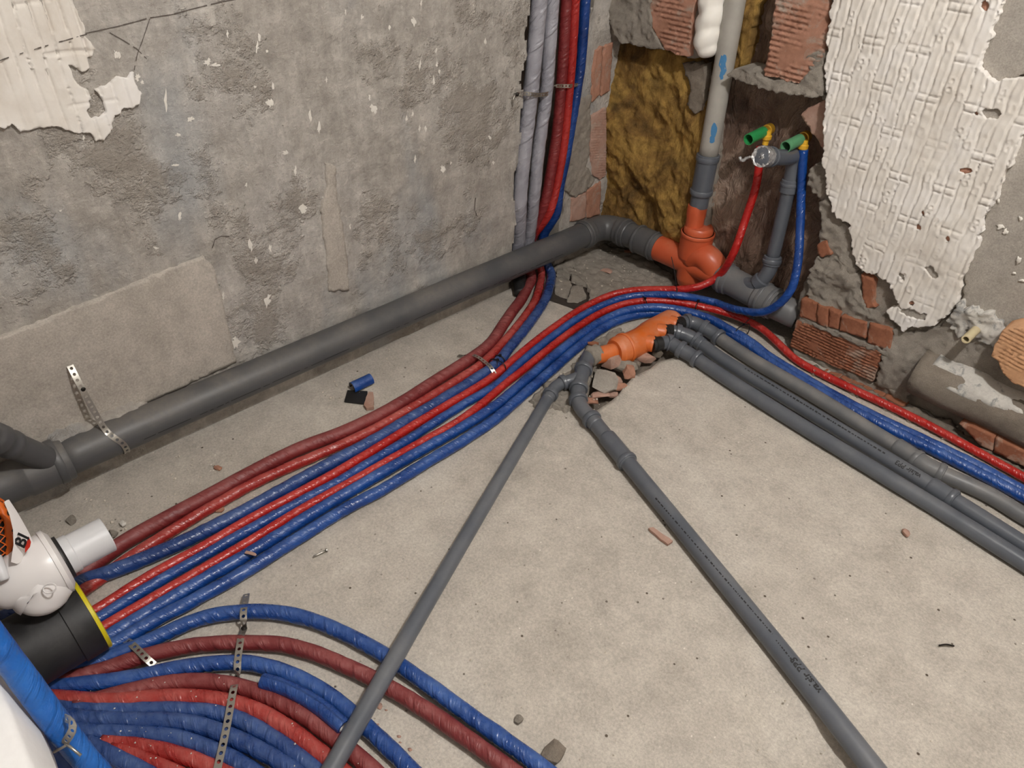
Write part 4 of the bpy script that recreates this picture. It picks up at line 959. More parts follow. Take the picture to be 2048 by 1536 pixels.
onR('brick', [(1726, 548), (1742, 552), (1752, 562), (1748, 600), (1756, 612), (1738, 614), (1728, 595)], rough(.012, .002, 18, .001, 80, 5), .04, M['brick_r'], .008, seed=12)
for k, pl in enumerate([[(1610, 592), (1642, 602), (1640, 640), (1605, 628)], [(1643, 602), (1664, 612), (1662, 650), (1641, 641)], [(1665, 612), (1686, 622), (1682, 655), (1663, 650)], [(1690, 626), (1740, 640), (1738, 672), (1686, 656)], [(1746, 640), (1790, 658), (1786, 698), (1741, 680)]]):
    onR('brick', pl, rough(.024 + .003 * (k % 2), .002, 16, .001, 60, k), .06, M['brick_r'], .008, seed=13 + k, rag=.002)
onR('mortar_bed', [(1603, 628), (1640, 642), (1690, 660), (1741, 681), (1784, 700), (1778, 706), (1740, 692), (1690, 670), (1640, 652), (1603, 638)], rough(.026, .006, 30, .003, 80, 9), .04, M['mortar'], .005, seed=19, rag=.005)
onR('brick', [(1600, 636), (1640, 650), (1690, 668), (1740, 688), (1772, 700), (1750, 760), (1700, 738), (1586, 690), (1592, 660)], ribs(.0118, .0034, .022, .0, -.2, 6), .06, M['brick_r'], .01, .0026, seed=20, rag=.002, y=YR)
onR('mortar_bed', [(1586, 692), (1640, 714), (1700, 740), (1752, 764), (1800, 780), (1818, 800), (1790, 802), (1720, 770), (1660, 745), (1600, 722)], rough(.014, .008, 26, .004, 80, 10), .05, M['mortar'], .006, seed=21, rag=.006)
xx = [1634, 1664, 1688, 1710, 1732, 1752, 1776, 1818]
for k in range(7):
    a, b = xx[k], xx[k + 1] - 2; ya, yb_ = 724 + (a - 1634) * .43, 724 + (b - 1634) * .43
    onR('brick', [(a, ya), (b, yb_), (b - 5, yb_ + 30), (a - 5, ya + 30)], rough(.036 + .004 * (k % 2), .002, 16, .001, 60, k), .06, M['brick_r'], .008, seed=30 + k, rag=.0015)
# mortar body low on the right, buried pipe under it, foot bricks
onR('mortar_bed', [(1772, 700), (1790, 656), (1830, 668), (1880, 650), (1930, 610), (1990, 640), (2060, 660), (2300, 760), (2300, 900), (2060, 790), (1990, 755), (1920, 722), (1850, 716), (1822, 760), (1818, 800), (1756, 766)], rough(.016, .012, 12, .005, 50, 11), .05, M['mortar'], .008, seed=40, rag=.008)
onR('chalk_patch', [(1925, 600), (1950, 612), (1975, 618), (2000, 640), (2025, 655), (2010, 690), (1990, 690), (1970, 665), (1950, 668), (1935, 640), (1925, 668), (1908, 655), (1905, 630)], lambda u, v: .030 + .012 * fbm(u * 12, v * 12, 11, 4) + .006 * fbm(u * 60, v * 60, 2, 3), .03, M['lime'], .006, seed=41, rag=.014)
c0, c1 = PY((1846, 742), YR), PY((2300, 985), YR)
bp = empty('buried_pipe', V(c0[0], YR, .03), 'cement-smeared pipe half buried along the foot of the right wall', 'pipe')
zc = .15
P = [V(x, YR - .005, zc - .012 * (x - c0[0])) for x in np.linspace(c0[0] - .01, .9, 60)]
P_, f_, u_ = sweep(P, .085, 40, True, lambda S, T: .05 * fbm(S * 9, np.cos(T) * 2, np.sin(T) * 2, 3) + .02 * fbm(S * 40, np.cos(T) * 8, np.sin(T) * 8, 3)); mk('cement_cover', P_, f_, M['mortar_dark'], bp, u_)
P = [V(x, YR - .005, zc - .012 * (x - c0[0])) for x in np.linspace(c0[0] + .03, .9, 120)]
def chalk_wr(S, T):
    m_ = fbm(S * 10 + 3, np.cos(T) * 3, np.sin(T) * 3, 4) + 1.5 * (np.cos(T - .25) - .62)
    return .02 + .03 * fbm(S * 9, np.cos(T) * 2, np.sin(T) * 2, 3) + np.clip(m_ * .3, -.09, .035)
P_, f_, u_ = sweep(P, .0835, 60, True, chalk_wr); mk('lime_smear', P_, f_, M['lime'], bp, u_)
for k, pl in enumerate([[(1918, 848), (1948, 853), (1990, 873), (1985, 902), (1960, 890)], [(1992, 874), (2050, 903), (2050, 935), (1987, 903)], [(2052, 904), (2110, 932), (2110, 965), (2052, 936)]]):
    onR('brick', pl, rough(.075, .002, 16, .001, 60, k), .08, M['brick_r'], .01, seed=44 + k, rag=.002, y=YR - .075)
# foot ledge of crumbly mortar
P_, f_ = slab(polyF([(1596, 718), (1640, 746), (1720, 784), (1800, 822), (1900, 870), (2000, 918), (2150, 990), (2260, 1040), (2150, 970), (2000, 895), (1880, 835), (1800, 805), (1700, 762), (1620, 724)], .02), flo, lambda u, v: .014 + .010 * fbm(u * 20, v * 20, 4, 4) + .006 * fbm(u * 70, v * 70, 5, 3), .03, .009, rag=.01, seed=48)
mk('mortar_bed', P_, f_, M['mortar_dark'], wall_right)
for k, (x, y, a, b) in enumerate([(2002, 452, 10, 6), (2012, 462, 6, 9), (2043, 436, 5, 6), (2038, 520, 7, 8), (2030, 545, 4, 3), (2046, 560, 9, 3), (1998, 400, 3, 9)]):
    onR('plaster_fleck', [(x + a * math.cos(q) * random.uniform(.35, 1.2), y + b * math.sin(q) * random.uniform(.35, 1.2)) for q in np.linspace(0, 6.28, 12)[:-1]], .0085, .0, M['fleck'], .006, seed=140 + k, rag=.0)
# stub pipe
s0 = PY((1960, 652), YR); s1 = V(s0[0], YR - .115, s0[2])
sp = empty('stub_pipe', s0, 'small yellowed pipe stub poking out of the right wall below the cement', 'pipe')
P_, f_, u_ = profile([s0 + V(0, .02, 0), s1], [(0, .0135), (.134, .0135), (.135, .0125), (.135, .009), (.09, .009), (.09, .001)], 20, False); sharp(mk('pipe_body', P_, f_, m_simple('yellowed pipe', (200, 186, 150), .6), sp, u_))
# loose ribbed brick at the right edge
lb_ = [(1984, 712), (1990, 690), (2000, 676), (2006, 662), (2024, 655), (2100, 662), (2180, 700), (2170, 800), (2100, 800), (2058, 778), (2030, 768), (2008, 748), (2000, 730)]
P_, f_ = slab(polyR(lb_, YR - .10), wallR, lambda u, v: ribs(.0128, .002, .10, .12, -.3, 8)(u, v), -.02, .01, .0028, rag=.003, seed=49)
tag(mk('ribbed_brick', P_, f_, M['brick_l']), 'light orange ribbed brick fragment leaning at the right edge of the photo', 'brick')

# mineral wool, foil paper, expanding foam
def wool_h(u, v): return -.070 + .034 * fbm(u * 4.0 + v * 1.5, v * 3.2, 1, 3) + .014 * np.abs(fbm(u * 9 + v * 5, v * 6 - u * 3, 2, 4)) + .006 * fbm(u * 45, v * 45, 3, 4)
P_, f_ = slab(polyR([(1196, 85), (1240, 80), (1300, 92), (1380, 112), (1410, 112), (1432, 150), (1424, 220), (1418, 320), (1402, 400), (1392, 480), (1300, 500), (1225, 470), (1200, 455)], 2.49), wallR, wool_h, .16, .0075, rag=.008, seed=50)
tag(mk('mineral_wool', P_, f_, M['wool']), 'torn yellow mineral wool filling the left half of the niche', 'insulation')
P_, f_ = slab(polyR([(1478, -120), (1545, -120), (1522, 20), (1502, 100), (1490, 140), (1462, 150), (1468, 60)], 2.5), wallR, lambda u, v: wool_h(u, v) - .01, .17, .008, rag=.008, seed=51)
tag(mk('mineral_wool', P_, f_, M['wool']), 'narrow strip of yellow wool right of the pale riser pipe at the top', 'insulation')
def foil_h(u, v): return -.10 + .018 * fbm(u * 5, v * 3.5, 4, 3) + .016 * np.abs(fbm(u * 11 - v * 6, v * 5 + u * 4, 5, 3)) + .007 * np.abs(fbm(u * 30 - v * 12, v * 16 + u * 10, 5, 3))
P_, f_ = slab(polyR([(1452, 150), (1520, 150), (1660, 180), (1665, 300), (1672, 420), (1660, 560), (1630, 640), (1560, 640), (1440, 570), (1425, 480), (1436, 330)], 2.52), wallR, foil_h, .08, .008, rag=.004, seed=52)
tag(mk('foil_sheet', P_, f_, M['foil']), 'crinkled brown foil paper at the back of the niche behind the plugs', 'insulation')
P_, f_ = slab(polyR([(1505, -120), (1580, -120), (1560, 0), (1550, 90), (1536, 150), (1490, 150), (1500, 60)], 2.52), wallR, lambda u, v: foil_h(u, v) + .0, .08, .009, rag=.004, seed=53)
tag(mk('foil_sheet', P_, f_, M['foil']), 'narrow crinkled brown foil strip behind the top right brick', 'insulation')
P_, f_ = slab(polyR([(1430, 150), (1446, 150), (1440, 300), (1424, 400), (1418, 480), (1432, 500), (1426, 545), (1405, 545), (1410, 400), (1424, 250)], 2.50), wallR, rough(-.05, .004, 20, .003, 60, 3), .1, .009, rag=.004, seed=54)
mk('niche_edge', P_, f_, M['mortar'], wall_right)
P_, f_ = slab(polyR([(1372, 125), (1420, 125), (1416, 215), (1398, 225), (1384, 205), (1388, 170)], 2.49), wallR, rough(-.045, .006, 20, .003, 60, 6), .1, .009, rag=.006, seed=55)
mk('niche_edge', P_, f_, M['mortar_dark'], wall_right)
fo = [PY((1425, -60), 2.44), PY((1424, 0), 2.432), PY((1421, 30), 2.428), PY((1416, 60), 2.428), PY((1414, 90), 2.430), PY((1413, 112), 2.434)]
P = resmooth(fo, .008, 2); n = len(P)
rr = [.044 * (1 - .0) * (1 if i < n * .8 else math.sqrt(max(0.02, 1 - ((i - n * .8) / (n * .2)) ** 2))) for i in range(n)]
P_, f_, u_ = sweep(P, rr, 28, True, lambda S, T: .16 * np.abs(np.sin(S * 52 + .8 * np.cos(T))) - .08 + .10 * fbm(S * 14, np.cos(T) * 1.5, np.sin(T) * 1.5, 2))
tag(mk('expanding_foam', P_, f_, M['foam'], None, u_), 'lumpy white expanding foam plug left of the pale riser pipe', 'foam')
# bricks and mortar showing in the strip of left wall beside the niche
def onL(name, pts, front, thick, mat, su=.006, sv=None, rag=.003, seed=0):
    P_, f_ = slab(polyL(pts), wallL, front, thick, su, sv, rag=rag, seed=seed); return mk(name, P_, f_, mat, wall_left)
onL('brick', [(1190, 100), (1203, 92), (1197, 190), (1182, 203), (1184, 150)], rough(.006, .002, 20, .001, 60, 1), .02, M['brick'], seed=60)
onL('brick', [(1207, 92), (1224, 84), (1218, 180), (1201, 192)], rough(.006, .002, 20, .001, 60, 2), .02, M['brick'], seed=61)
onL('brick', [(1181, 232), (1211, 214), (1210, 350), (1198, 358), (1186, 350), (1178, 300)], ribs(.011, .0012, .007, .2, .3, 3), .02, M['brick_p'], .008, .003, seed=62)
onL('brick', [(1142, 396), (1170, 384), (1171, 436), (1140, 442)], rough(.005, .002, 20, .001, 60, 4), .02, M['brick_p'], seed=63)
onL('brick', [(1173, 382), (1200, 362), (1199, 428), (1173, 436)], rough(.006, .002, 20, .001, 60, 4), .02, M['brick'], seed=64)
onL('mortar_bed', [(1150, 200), (1178, 190), (1178, 250), (1170, 330), (1186, 360), (1170, 380), (1148, 394), (1128, 380), (1124, 330)], rough(.010, .004, 18, .003, 70, 5), .02, M['mortar'], seed=65, rag=.005)

# left wall: white plaster remnant with upright strips, paint flecks, pencil marks
def plL(u, v):
    w = .030; uu = u + .004 * vn(u * 9, v * 10, 2) + .003 * vn(u * 22, v * 25, 3); f = uu / w - np.floor(uu / w)
    g = -.0100 * np.exp(-((np.minimum(f, 1 - f) * w) / .0030) ** 2) * (vn(np.floor(uu / w) * 3.3, v * 6, 4) > -.6)
    vv_ = v + .006 * vn(u * 12, v * 12, 8); 
    g = g - .005 * np.exp(-((np.mod(vv_, .11) - .05) / .0034) ** 2) * (vn(u * 25, v * 8, 9) > .15)
    return .011 + g * np.clip(fbm(u * 6, v * 6, 6, 2) + 1, .2, 1) + .0008 * fbm(u * 50, v * 50, 3, 3)
def z1(pts): return [(x / 2.926, y / 2.926) for x, y in pts]
PLL = z1([(-400, -400), (410, -400), (415, 0), (450, 90), (480, 160), (510, 230), (545, 280), (530, 320), (515, 350), (520, 390), (475, 410), (430, 395), (375, 365), (410, 420), (440, 490), (500, 525), (520, 570), (505, 640), (530, 690), (580, 690), (610, 650), (600, 590), (550, 520), (620, 505), (680, 450), (740, 455), (770, 420), (785, 470), (815, 540), (805, 600), (765, 630), (710, 620), (695, 660), (655, 665), (650, 740), (625, 790), (600, 818), (550, 825), (520, 770), (490, 762), (455, 768), (400, 755), (330, 730), (290, 728), (200, 750), (110, 770), (60, 715), (20, 745), (-60, 740), (-400, 760)])
P_, f_ = slab(polyL(PLL), wallL, plL, .014, .0036, rag=.004, seed=70)
mk('plaster_coat', P_, f_, M['plaster'], wall_left)
SM = polyL([(-120, 722), (0, 672), (130, 620), (300, 550), (405, 510), (428, 538), (440, 592), (452, 640), (470, 722), (300, 800), (100, 890), (-120, 985)])
P_, f_ = slab(SM, wallL, lambda u, v: .009 + .0015 * fbm(u * 6, v * 6, 2, 3) + .0005 * fbm(u * 50, v * 50, 3, 2), .012, .012, rag=.003, seed=71)
mk('smooth_coat', P_, f_, M['wall_s'], wall_left)
SM = polyL([(648, 322), (668, 330), (672, 380), (682, 440), (692, 520), (696, 580), (655, 582), (650, 500), (640, 420), (652, 370)])
P_, f_ = slab(SM, wallL, lambda u, v: .0075 + .001 * fbm(u * 20, v * 20, 2, 3), .012, .010, rag=.005, seed=72)
mk('smooth_coat', P_, f_, M['wall_s'], wall_left)
def onwall(p, off=.0015):
    q = PX(p, XL); return V(XL + float(hL(q[1], q[2])) + off, q[1], q[2])
FK = [(230, 107, 4, 9), (332, 200, 4, 22), (415, 125, 10, 9), (430, 130, 12, 4), (455, 68, 3, 8), (518, 75, 4, 9), (514, 95, 4, 12), (534, 103, 4, 4), (540, 205, 11, 9), (510, 174, 4, 4), (546, 172, 3, 8), (620, 232, 4, 12), (638, 255, 4, 14), (571, 305, 9, 5), (590, 340, 3, 12), (606, 417, 9, 10), (356, 270, 8, 4), (381, 238, 9, 6), (310, 495, 7, 4), (358, 432, 5, 9), (500, 490, 5, 14), (511, 520, 4, 8), (534, 600, 8, 15), (540, 497, 4, 9), (493, 370, 3, 5), (653, 160, 3, 6), (690, 24, 3, 7), (723, 34, 4, 6), (780, 56, 3, 8), (826, 42, 6, 10), (842, 5, 3, 7), (871, 100, 3, 7), (838, 130, 3, 11), (865, 160, 3, 12), (872, 128, 3, 6), (876, 142, 3, 5), (970, 82, 3, 10), (746, 216, 9, 10), (738, 195, 3, 9), (812, 237, 3, 8), (824, 227, 3, 9), (838, 256, 3, 9), (850, 256, 3, 7), (829, 316, 3, 10), (884, 337, 6, 8), (900, 325, 2, 4), (978, 275, 4, 4), (650, 395, 8, 3), (700, 452, 3, 6), (470, 682, 10, 14), (446, 590, 3, 10), (166, 276, 4, 6), (236, 110, 6, 10), (275, 155, 6, 8), (285, 165, 5, 4), (350, 330, 8, 3), (120, 420, 4, 3), (986, 325, 3, 4), (960, 545, 6, 3), (940, 560, 9, 3)]
for k, (x, y, a, b) in enumerate(FK):
    c = onwall((x, y)); n = 16; sk_ = random.uniform(-.35, .35)
    rg_ = [onwall((x + a * (lambda w_: math.cos(q) * w_ + sk_ * math.sin(q) * w_)(random.uniform(.3, 1.15)), y + b * math.sin(q) * random.uniform(.4, 1.2)), .0008) for q in np.linspace(0, 2 * math.pi, n + 1)[:-1]]
    mk('paint_fleck', [c] + rg_, [(0, (i + 1) % n + 1, i + 1) for i in range(n)], M['fleck'], wall_left)
def wall_line(pts, w, gaps, name, mat, off=.002):
    v_, q_ = [], []
    pts = [np.array(p, float) for p in pts]
    for a, b in zip(pts[:-1], pts[1:]):
        n = max(2, int(np.linalg.norm(b - a) / 7))
        for i in range(n):
            if random.random() < gaps: continue
            p, q = a + (b - a) * i / n, a + (b - a) * (i + 1) / n; nn = np.array([-(q - p)[1], (q - p)[0]]); nn = nn / np.linalg.norm(nn) * w * random.uniform(.6, 1.2)
            k = len(v_)
            for z in (p - nn, p + nn, q + nn, q - nn): v_.append(onwall(z, off))
            q_.append((k, k + 1, k + 2, k + 3))
    return mk(name, v_, q_, mat, wall_left)
wall_line(z1([(-20, 350), (60, 320), (250, 262), (500, 195)]), 1.2, .45, 'pencil_line', M['pencil'], .0125)
wall_line(z1([(500, 195), (700, 150), (880, 105), (1000, 88), (1150, 48), (1300, 10), (1400, -10)]), 1.2, .06, 'pencil_line', M['pencil'])
wall_line(z1([(885, 90), (860, 170), (830, 250), (800, 330), (785, 410)]), 1.0, .1, 'pencil_line', M['pencil'])
wall_line(z1([(640, 190), (720, 235), (800, 285), (860, 345)]), .9, .1, 'pencil_line', M['pencil'])
wall_line(z1([(1240, 1450), (1255, 1400), (1290, 1380), (1340, 1382)]), 1.0, .05, 'crack_line', M['pencil'])
wall_line([(655, 330), (662, 372), (664, 420), (680, 460), (688, 500)], .8, .25, 'crack_line', M['pencil'])
wall_line([(950, 395), (948, 420), (953, 432)], .8, .2, 'crack_line', M['pencil'])

# ------------------------------------------------------------------ perforated straps
def strap(label, ctrl, nrm, width=.0165, pitch=.0165, parent=None, name='perforated_strap', screws=()):
    P = np.array(catmull(ctrl, .002)); s = np.concatenate([[0], np.cumsum(np.linalg.norm(np.diff(P, axis=0), axis=1))]); L = s[-1]
    Ns = np.array([np.asarray(n, float) for n in nrm]); ks = np.linspace(0, L, len(Ns))
    def at(a):
        p = V(*(np.interp(a, s, P[:, i]) for i in range(3))); q = V(*(np.interp(a + .002, s, P[:, i]) for i in range(3))); o = V(*(np.interp(a - .002, s, P[:, i]) for i in range(3)))
        t = q - o; t /= np.linalg.norm(t) + 1e-12; n = V(*(np.interp(a, ks, Ns[:, i]) for i in range(3))); n -= t * (n @ t); n /= np.linalg.norm(n) + 1e-12
        return p, t, n, np.cross(t, n)
    v_, q_ = [], []
    k = max(1, int(L / pitch)); pt = L / k
    for c in range(k):
        base = len(v_)
        for j in range(8):
            a = j * math.pi / 4; x, y = math.cos(a), math.sin(a); sc_ = .5 / max(abs(x), abs(y))
            for (fx, fy) in ((x * sc_, y * sc_), (x * .26, y * .26)):
                p, t, n, b = at((c + .5 + fx) * pt); v_.append(p + b * fy * width + n * .0)
        for j in range(8):
            a = base + 2 * j; d = base + 2 * ((j + 1) % 8); q_.append((a, d, d + 1, a + 1))
    root = empty(name, P[0], label, 'strap', 'perforated galvanised straps')
    o = mk('band', v_, q_, M['steel'], root, smooth=False)
    md = o.modifiers.new('thick', 'SOLIDIFY'); md.thickness = .0013; md.offset = 0
    for sp_, sn in screws:
        sp_ = np.asarray(sp_, float); sn = np.asarray(sn, float); sn /= np.linalg.norm(sn)
        P_, f_, u_ = profile([sp_ - sn * .004, sp_ + sn * .006], [(0, .003), (.004, .003), (.004, .0062), (.007, .0066), (.0095, .004), (.01, .0012)], 12); mk('screw', P_, f_, M['screw'], root, u_, smooth=False)
    return root
UP = (0, 0, 1); OUT = (1, 0, 0)
y1_ = PX((246, 880), PXA + PR)[1]
w0 = PX((140, 731), XL + .016); w1_ = PX((160, 770), XL + .045)
cyl = [V(PXA + (PR + .003) * math.cos(a), y1_ - .03 * max(0, math.sin(a)), PZA + (PR + .003) * math.sin(a)) for a in (math.radians(62), math.radians(35), math.radians(8), math.radians(-20), math.radians(-50), math.radians(-85))]
strap('perforated steel strap holding the near end of the long drain pipe', [w0, w1_] + cyl, [(1, 0, .25)] * 3 + [(.6, 0, .7), (.95, 0, .2), (.9, 0, -.4), (.1, 0, -1)], screws=[(PX((166, 778), XL + .047), OUT)])
a = [PX((1028, 190), XL + .006), PX((1040, 187), XL + .010), PX((1058, 188), XL + .036), PX((1076, 190), XL + .036), PX((1092, 188), XL + .032), PX((1103, 183), XL + .012)]
strap('perforated steel strap across the two silver tubes in the chase', a, [OUT] * 6, .014, .014, screws=[(PX((1034, 189), XL + .010), OUT)])
P_, f_, u_ = sweep(catmull([PX((1030, 190), XL + .01), PX((1026, 200), XL + .012), PX((1025, 212), XL + .006)], .006), .0025, 8); tag(mk('bent_nail', P_, f_, M['steel'], None, u_), 'bent wire nail hanging from the strap at the silver tubes', 'nail')
a = [PX((1104, 174), XL + .01), PX((1112, 172), XL + .032), PX((1126, 172), XL + .034), PX((1140, 172), XL + .046), PX((1152, 170), XL + .03), PX((1159, 168), XL + .004)]
strap('perforated steel strap across the red and blue tubes in the chase', a, [OUT] * 6, .013, .013)
a = [PZ((916, 711), .004), PZ((930, 712), .012), PZ((942, 709), .040), PZ((956, 714), .046), PZ((970, 724), .040), PZ((982, 735), .043), PZ((990, 748), .028)]
strap('perforated steel strap over the floor bundle below the corner', a, [UP] * 6 + [(.5, -.5, .5)], .014, .014, screws=[(PZ((931, 713), .013), UP)])
a = [PZ((244, 1278), .012), PZ((258, 1284), .034), PZ((275, 1299), .041), PZ((292, 1316), .041), PZ((308, 1330), .030)]
strap('short perforated strap over the two farthest tubes of the front fan', a, [UP] * 5, .016, .016, screws=[(PZ((247, 1281), .016), UP)])
a = [PZ((493, 1188), .012), PZ((490, 1206), .030), PZ((487, 1223), .041), PZ((487, 1240), .034), PZ((488, 1256), .012), PZ((482, 1272), .034), PZ((480, 1288), .041), PZ((477, 1308), .041), PZ((475, 1328), .041), PZ((475, 1344), .032), PZ((473, 1356), .016), PZ((468, 1374), .041), PZ((463, 1400), .044), PZ((456, 1440), .046), PZ((448, 1480), .046), PZ((440, 1515), .044), PZ((432, 1550), .040)]
strap('long perforated strap screwed across the whole front fan of tubes', a, [UP] * 17, .0165, .0165, screws=[(PZ((488, 1257), .014), UP), (PZ((474, 1357), .018), UP)])
a = [PD((130, 1436), 1.075), PD((141, 1442), 1.066), PD((146, 1455), 1.062), PD((140, 1470), 1.066), PD((131, 1484), 1.075), PD((132, 1490), 1.085)]
strap('pale perforated strap bent over the bright blue near tube', a, [-FW] * 6, .012, .0125)
P_, f_, u_ = sweep(catmull([PD((133, 1490), 1.083), PD((108, 1504), 1.09)], .01), .0022, 6); q_ = mk('strap_leg', P_, f_, M['steel'], None, u_); tag(q_, 'thin steel tab pointing left from the strap on the near blue tube', 'strap')
P_, f_, u_ = sweep(catmull([PD((133, 1488), 1.078), PD((162, 1511), 1.078)], .01), .0022, 6); q_ = mk('strap_leg', P_, f_, M['steel'], None, u_); tag(q_, 'thin steel tab pointing right from the strap on the near blue tube', 'strap')
a = [PZ((180, 1285), .10), PZ((192, 1290), .095), PZ((204, 1296), .085)]
strap('small steel strap tab beside the black siphon base', a, [UP] * 3, .016, .016)

# ------------------------------------------------------------------ cable ties
def tie(label, c, tdir, ru, rv, tailv=None, up=(0, 0, 1)):
    c = np.asarray(c, float); t = np.asarray(tdir, float); t /= np.linalg.norm(t); u = np.asarray(up, float); u = u - t * (u @ t); u /= np.linalg.norm(u); b = np.cross(t, u)
    P = [c + b * ru * math.cos(q) * abs(math.cos(q)) ** -.35 * .96 + u * rv * math.sin(q) * abs(math.sin(q) + 1e-9) ** -.35 * .96 if abs(math.cos(q)) > 1e-6 else c + u * rv * math.sin(q) for q in np.linspace(0, 2 * math.pi, 33)]
    root = empty('cable_tie', c - u * rv, label, 'cable tie', 'black cable ties')
    P_, f_, u_ = sweep(P, .0021, 8); mk('loop', P_, f_, M['tie'], root, u_)
    hd = c + u * (rv + .002)
    v_, q_ = box_pts(-.004, .004, -.004, .004, -.003, .004); mk('head', v_ + hd, q_, M['tie'], root, smooth=False)
    if tailv is not None:
        P_, f_, u_ = sweep(catmull([hd, hd + np.asarray(tailv) * .5 + V(0, 0, .006), hd + np.asarray(tailv)], .006), .0016, 6); mk('tail', P_, f_, M['tie'], root, u_)
def flt(a, b, z): d = PZ(b, z) - PZ(a, z); return d / np.linalg.norm(d)
tie('black cable tie with a long tail on the tubes below the orange wye', PZ((1350, 587), .075), flt((1390, 585), (1310, 583), .08), .034, .034, PD((1340, 522), depth(PZ((1350, 587), .1))) - PZ((1350, 580), .1))
tie('black cable tie round the thin red and thick blue tubes above the orange manifold', PZ((1288, 612), .032), flt((1330, 612), (1250, 616), .03), .042, .034)
tie('small black cable tie on the thin red tube right of the manifold top', PZ((1394, 615), .036), flt((1430, 628), (1360, 610), .03), .034, .03)
tie('black cable tie where the blue loop touches the drain wye', PZ((1531, 627), .062), flt((1559, 610), (1500, 626), .06), .02, .022, V(-.02, -.06, -.04))
tie('black cable tie round the red and blue tubes near the foot bricks', PZ((1484, 664), .028), flt((1520, 690), (1450, 645), .03), .042, .032, V(.03, .02, .05))
tie('black cable tie beside the strap on the floor bundle', PZ((995, 733), .02), flt((1030, 700), (960, 765), .02), .036, .028, V(.03, -.03, .0))
tie('faint black cable tie round the blue tube at the strap', PZ((1000, 722), .022), flt((1030, 690), (970, 745), .02), .022, .023)

# ------------------------------------------------------------------ white and black siphon in the left foreground
bz = .125
q0, q1 = PZ((64, 1296), bz), PZ((180, 1229), bz)
AX = (q1 - q0) / np.linalg.norm(q1 - q0); SD = np.cross(AX, V(0, 0, 1))
sb = empty('black_siphon', V(q0[0], q0[1], .03), 'dusty black siphon base with a yellow ring at its open end', 'siphon')
Lb = float(np.linalg.norm(q1 - q0))
P_, f_, u_ = profile([q0 - AX * .22, q1], [(0, .02), (0, .070), (.02, .082), (.07, .086), (Lb + .17, .086), (Lb + .172, .090), (Lb + .218, .090), (Lb + .22, .086), (Lb + .22, .07), (Lb + .15, .07)], 48, True); sharp(mk('body', P_, f_, M['black'], sb, u_))
P_, f_, u_ = profile([q1 - AX * .004, q1 + AX * .010], [(0, .078), (0, .0885), (.010, .0885), (.012, .084), (.012, .074), (0, .074)], 48, False); sharp(mk('yellow_ring', P_, f_, M['yellow'], sb, u_))
sw = empty('white_siphon', PD((100, 1150), 1.6), 'white plastic siphon body with a short pale outlet, resting on the black base', 'siphon')
fc = PD((117, 1120), 1.60); bc = fc - AX * .15
P_, f_, u_ = profile([fc - AX * .14, fc], [(0, .012), (.004, .026), (.02, .042), (.06, .060), (.10, .070), (.135, .0715), (.14, .069), (.14, .02)], 48); sharp(mk('housing', P_, f_, M['white'], sw, u_), 50)
P_, f_, u_ = profile([fc - AX * .012, fc + AX * .006], [(0, .070), (.001, .0745), (.010, .0745), (.012, .070), (.018, .060), (.018, .02)], 48); sharp(mk('flange', P_, f_, M['white'], sw, u_))
P_, f_, u_ = profile([fc, fc + AX * .014], [(0, .05), (.014, .05)], 40); mk('gasket', P_, f_, M['rubber'], sw, u_)
P_, f_, u_ = profile([fc + AX * .010, fc + AX * .105], [(0, .02), (0, .0435), (.02, .0435), (.022, .041), (.093, .041), (.095, .0395), (.095, .036), (.03, .036)], 44); sharp(mk('outlet', P_, f_, M['white_g'], sw, u_))
tg = [fc - AX * .085 + V(0, 0, .0), PD((84, 1176), 1.575), PD((80, 1200), 1.57), PD((78, 1222), 1.575)]
P = resmooth(tg, .01, 2); n = len(P)
P_, f_, u_ = sweep(P, [min(.064, .030 + .034 * i / (n * .3)) - .010 * (i / n) ** 2 if i < n - 5 else .054 * math.sqrt(max(.03, 1 - ((i - n + 6) / 5.2) ** 2)) for i in range(n)], 36); mk('trap_lobe', P_, f_, M['white'], sw, u_)
# raised oval mark on the housing
oc = PD((92, 1180), 1.500)
e1, e2 = R[:, 0] * .96 - R[:, 1] * .28, R[:, 1] * .96 + R[:, 0] * .28
P = [oc + e1 * .0135 * math.cos(q) + e2 * .0095 * math.sin(q) + FW * .012 for q in np.linspace(0, 2 * math.pi, 29)]
P_, f_, u_ = sweep(P, .0016, 8); mk('raised_oval', P_, f_, M['white'], sw, u_)
# orange net sack leaning in from the left, with the printed label
nc = PD((-22, 1085), 1.56); nr = (.052, .052, .098)
ns = empty('net_sack', nc - V(0, 0, nr[2]), 'orange net sack with a white printed label at the left edge', 'sack')
def npt(a, b, k=1.0): return nc + R[:, 0] * nr[0] * k * math.cos(a) * math.cos(b) - FW * nr[1] * k * math.sin(b) + R[:, 1] * nr[2] * k * math.sin(a) * math.cos(b)
parts = []
for i in range(-16, 17):
    for sg in (1, -1):
        P = []
        for j in range(25):
            b = -1.4 + 2.8 * j / 24; a = i * .196 + sg * b * .5
            P.append(npt(a, b))
        parts.append(sweep(P, .0014, 5))
P_, f_, u_ = join(parts); mk('net', P_, f_, M['net'], ns, u_)
v_, q_ = [], []
for i in range(17):
    for j in range(24):
        v_.append(npt(j / 24 * 2 * math.pi, -1.5 + 3.0 * i / 16, .93))
for i in range(16):
    for j in range(24): q_.append((i * 24 + j, i * 24 + (j + 1) % 24, (i + 1) * 24 + (j + 1) % 24, (i + 1) * 24 + j))
mk('dark_filling', v_, q_, M['black'], ns)
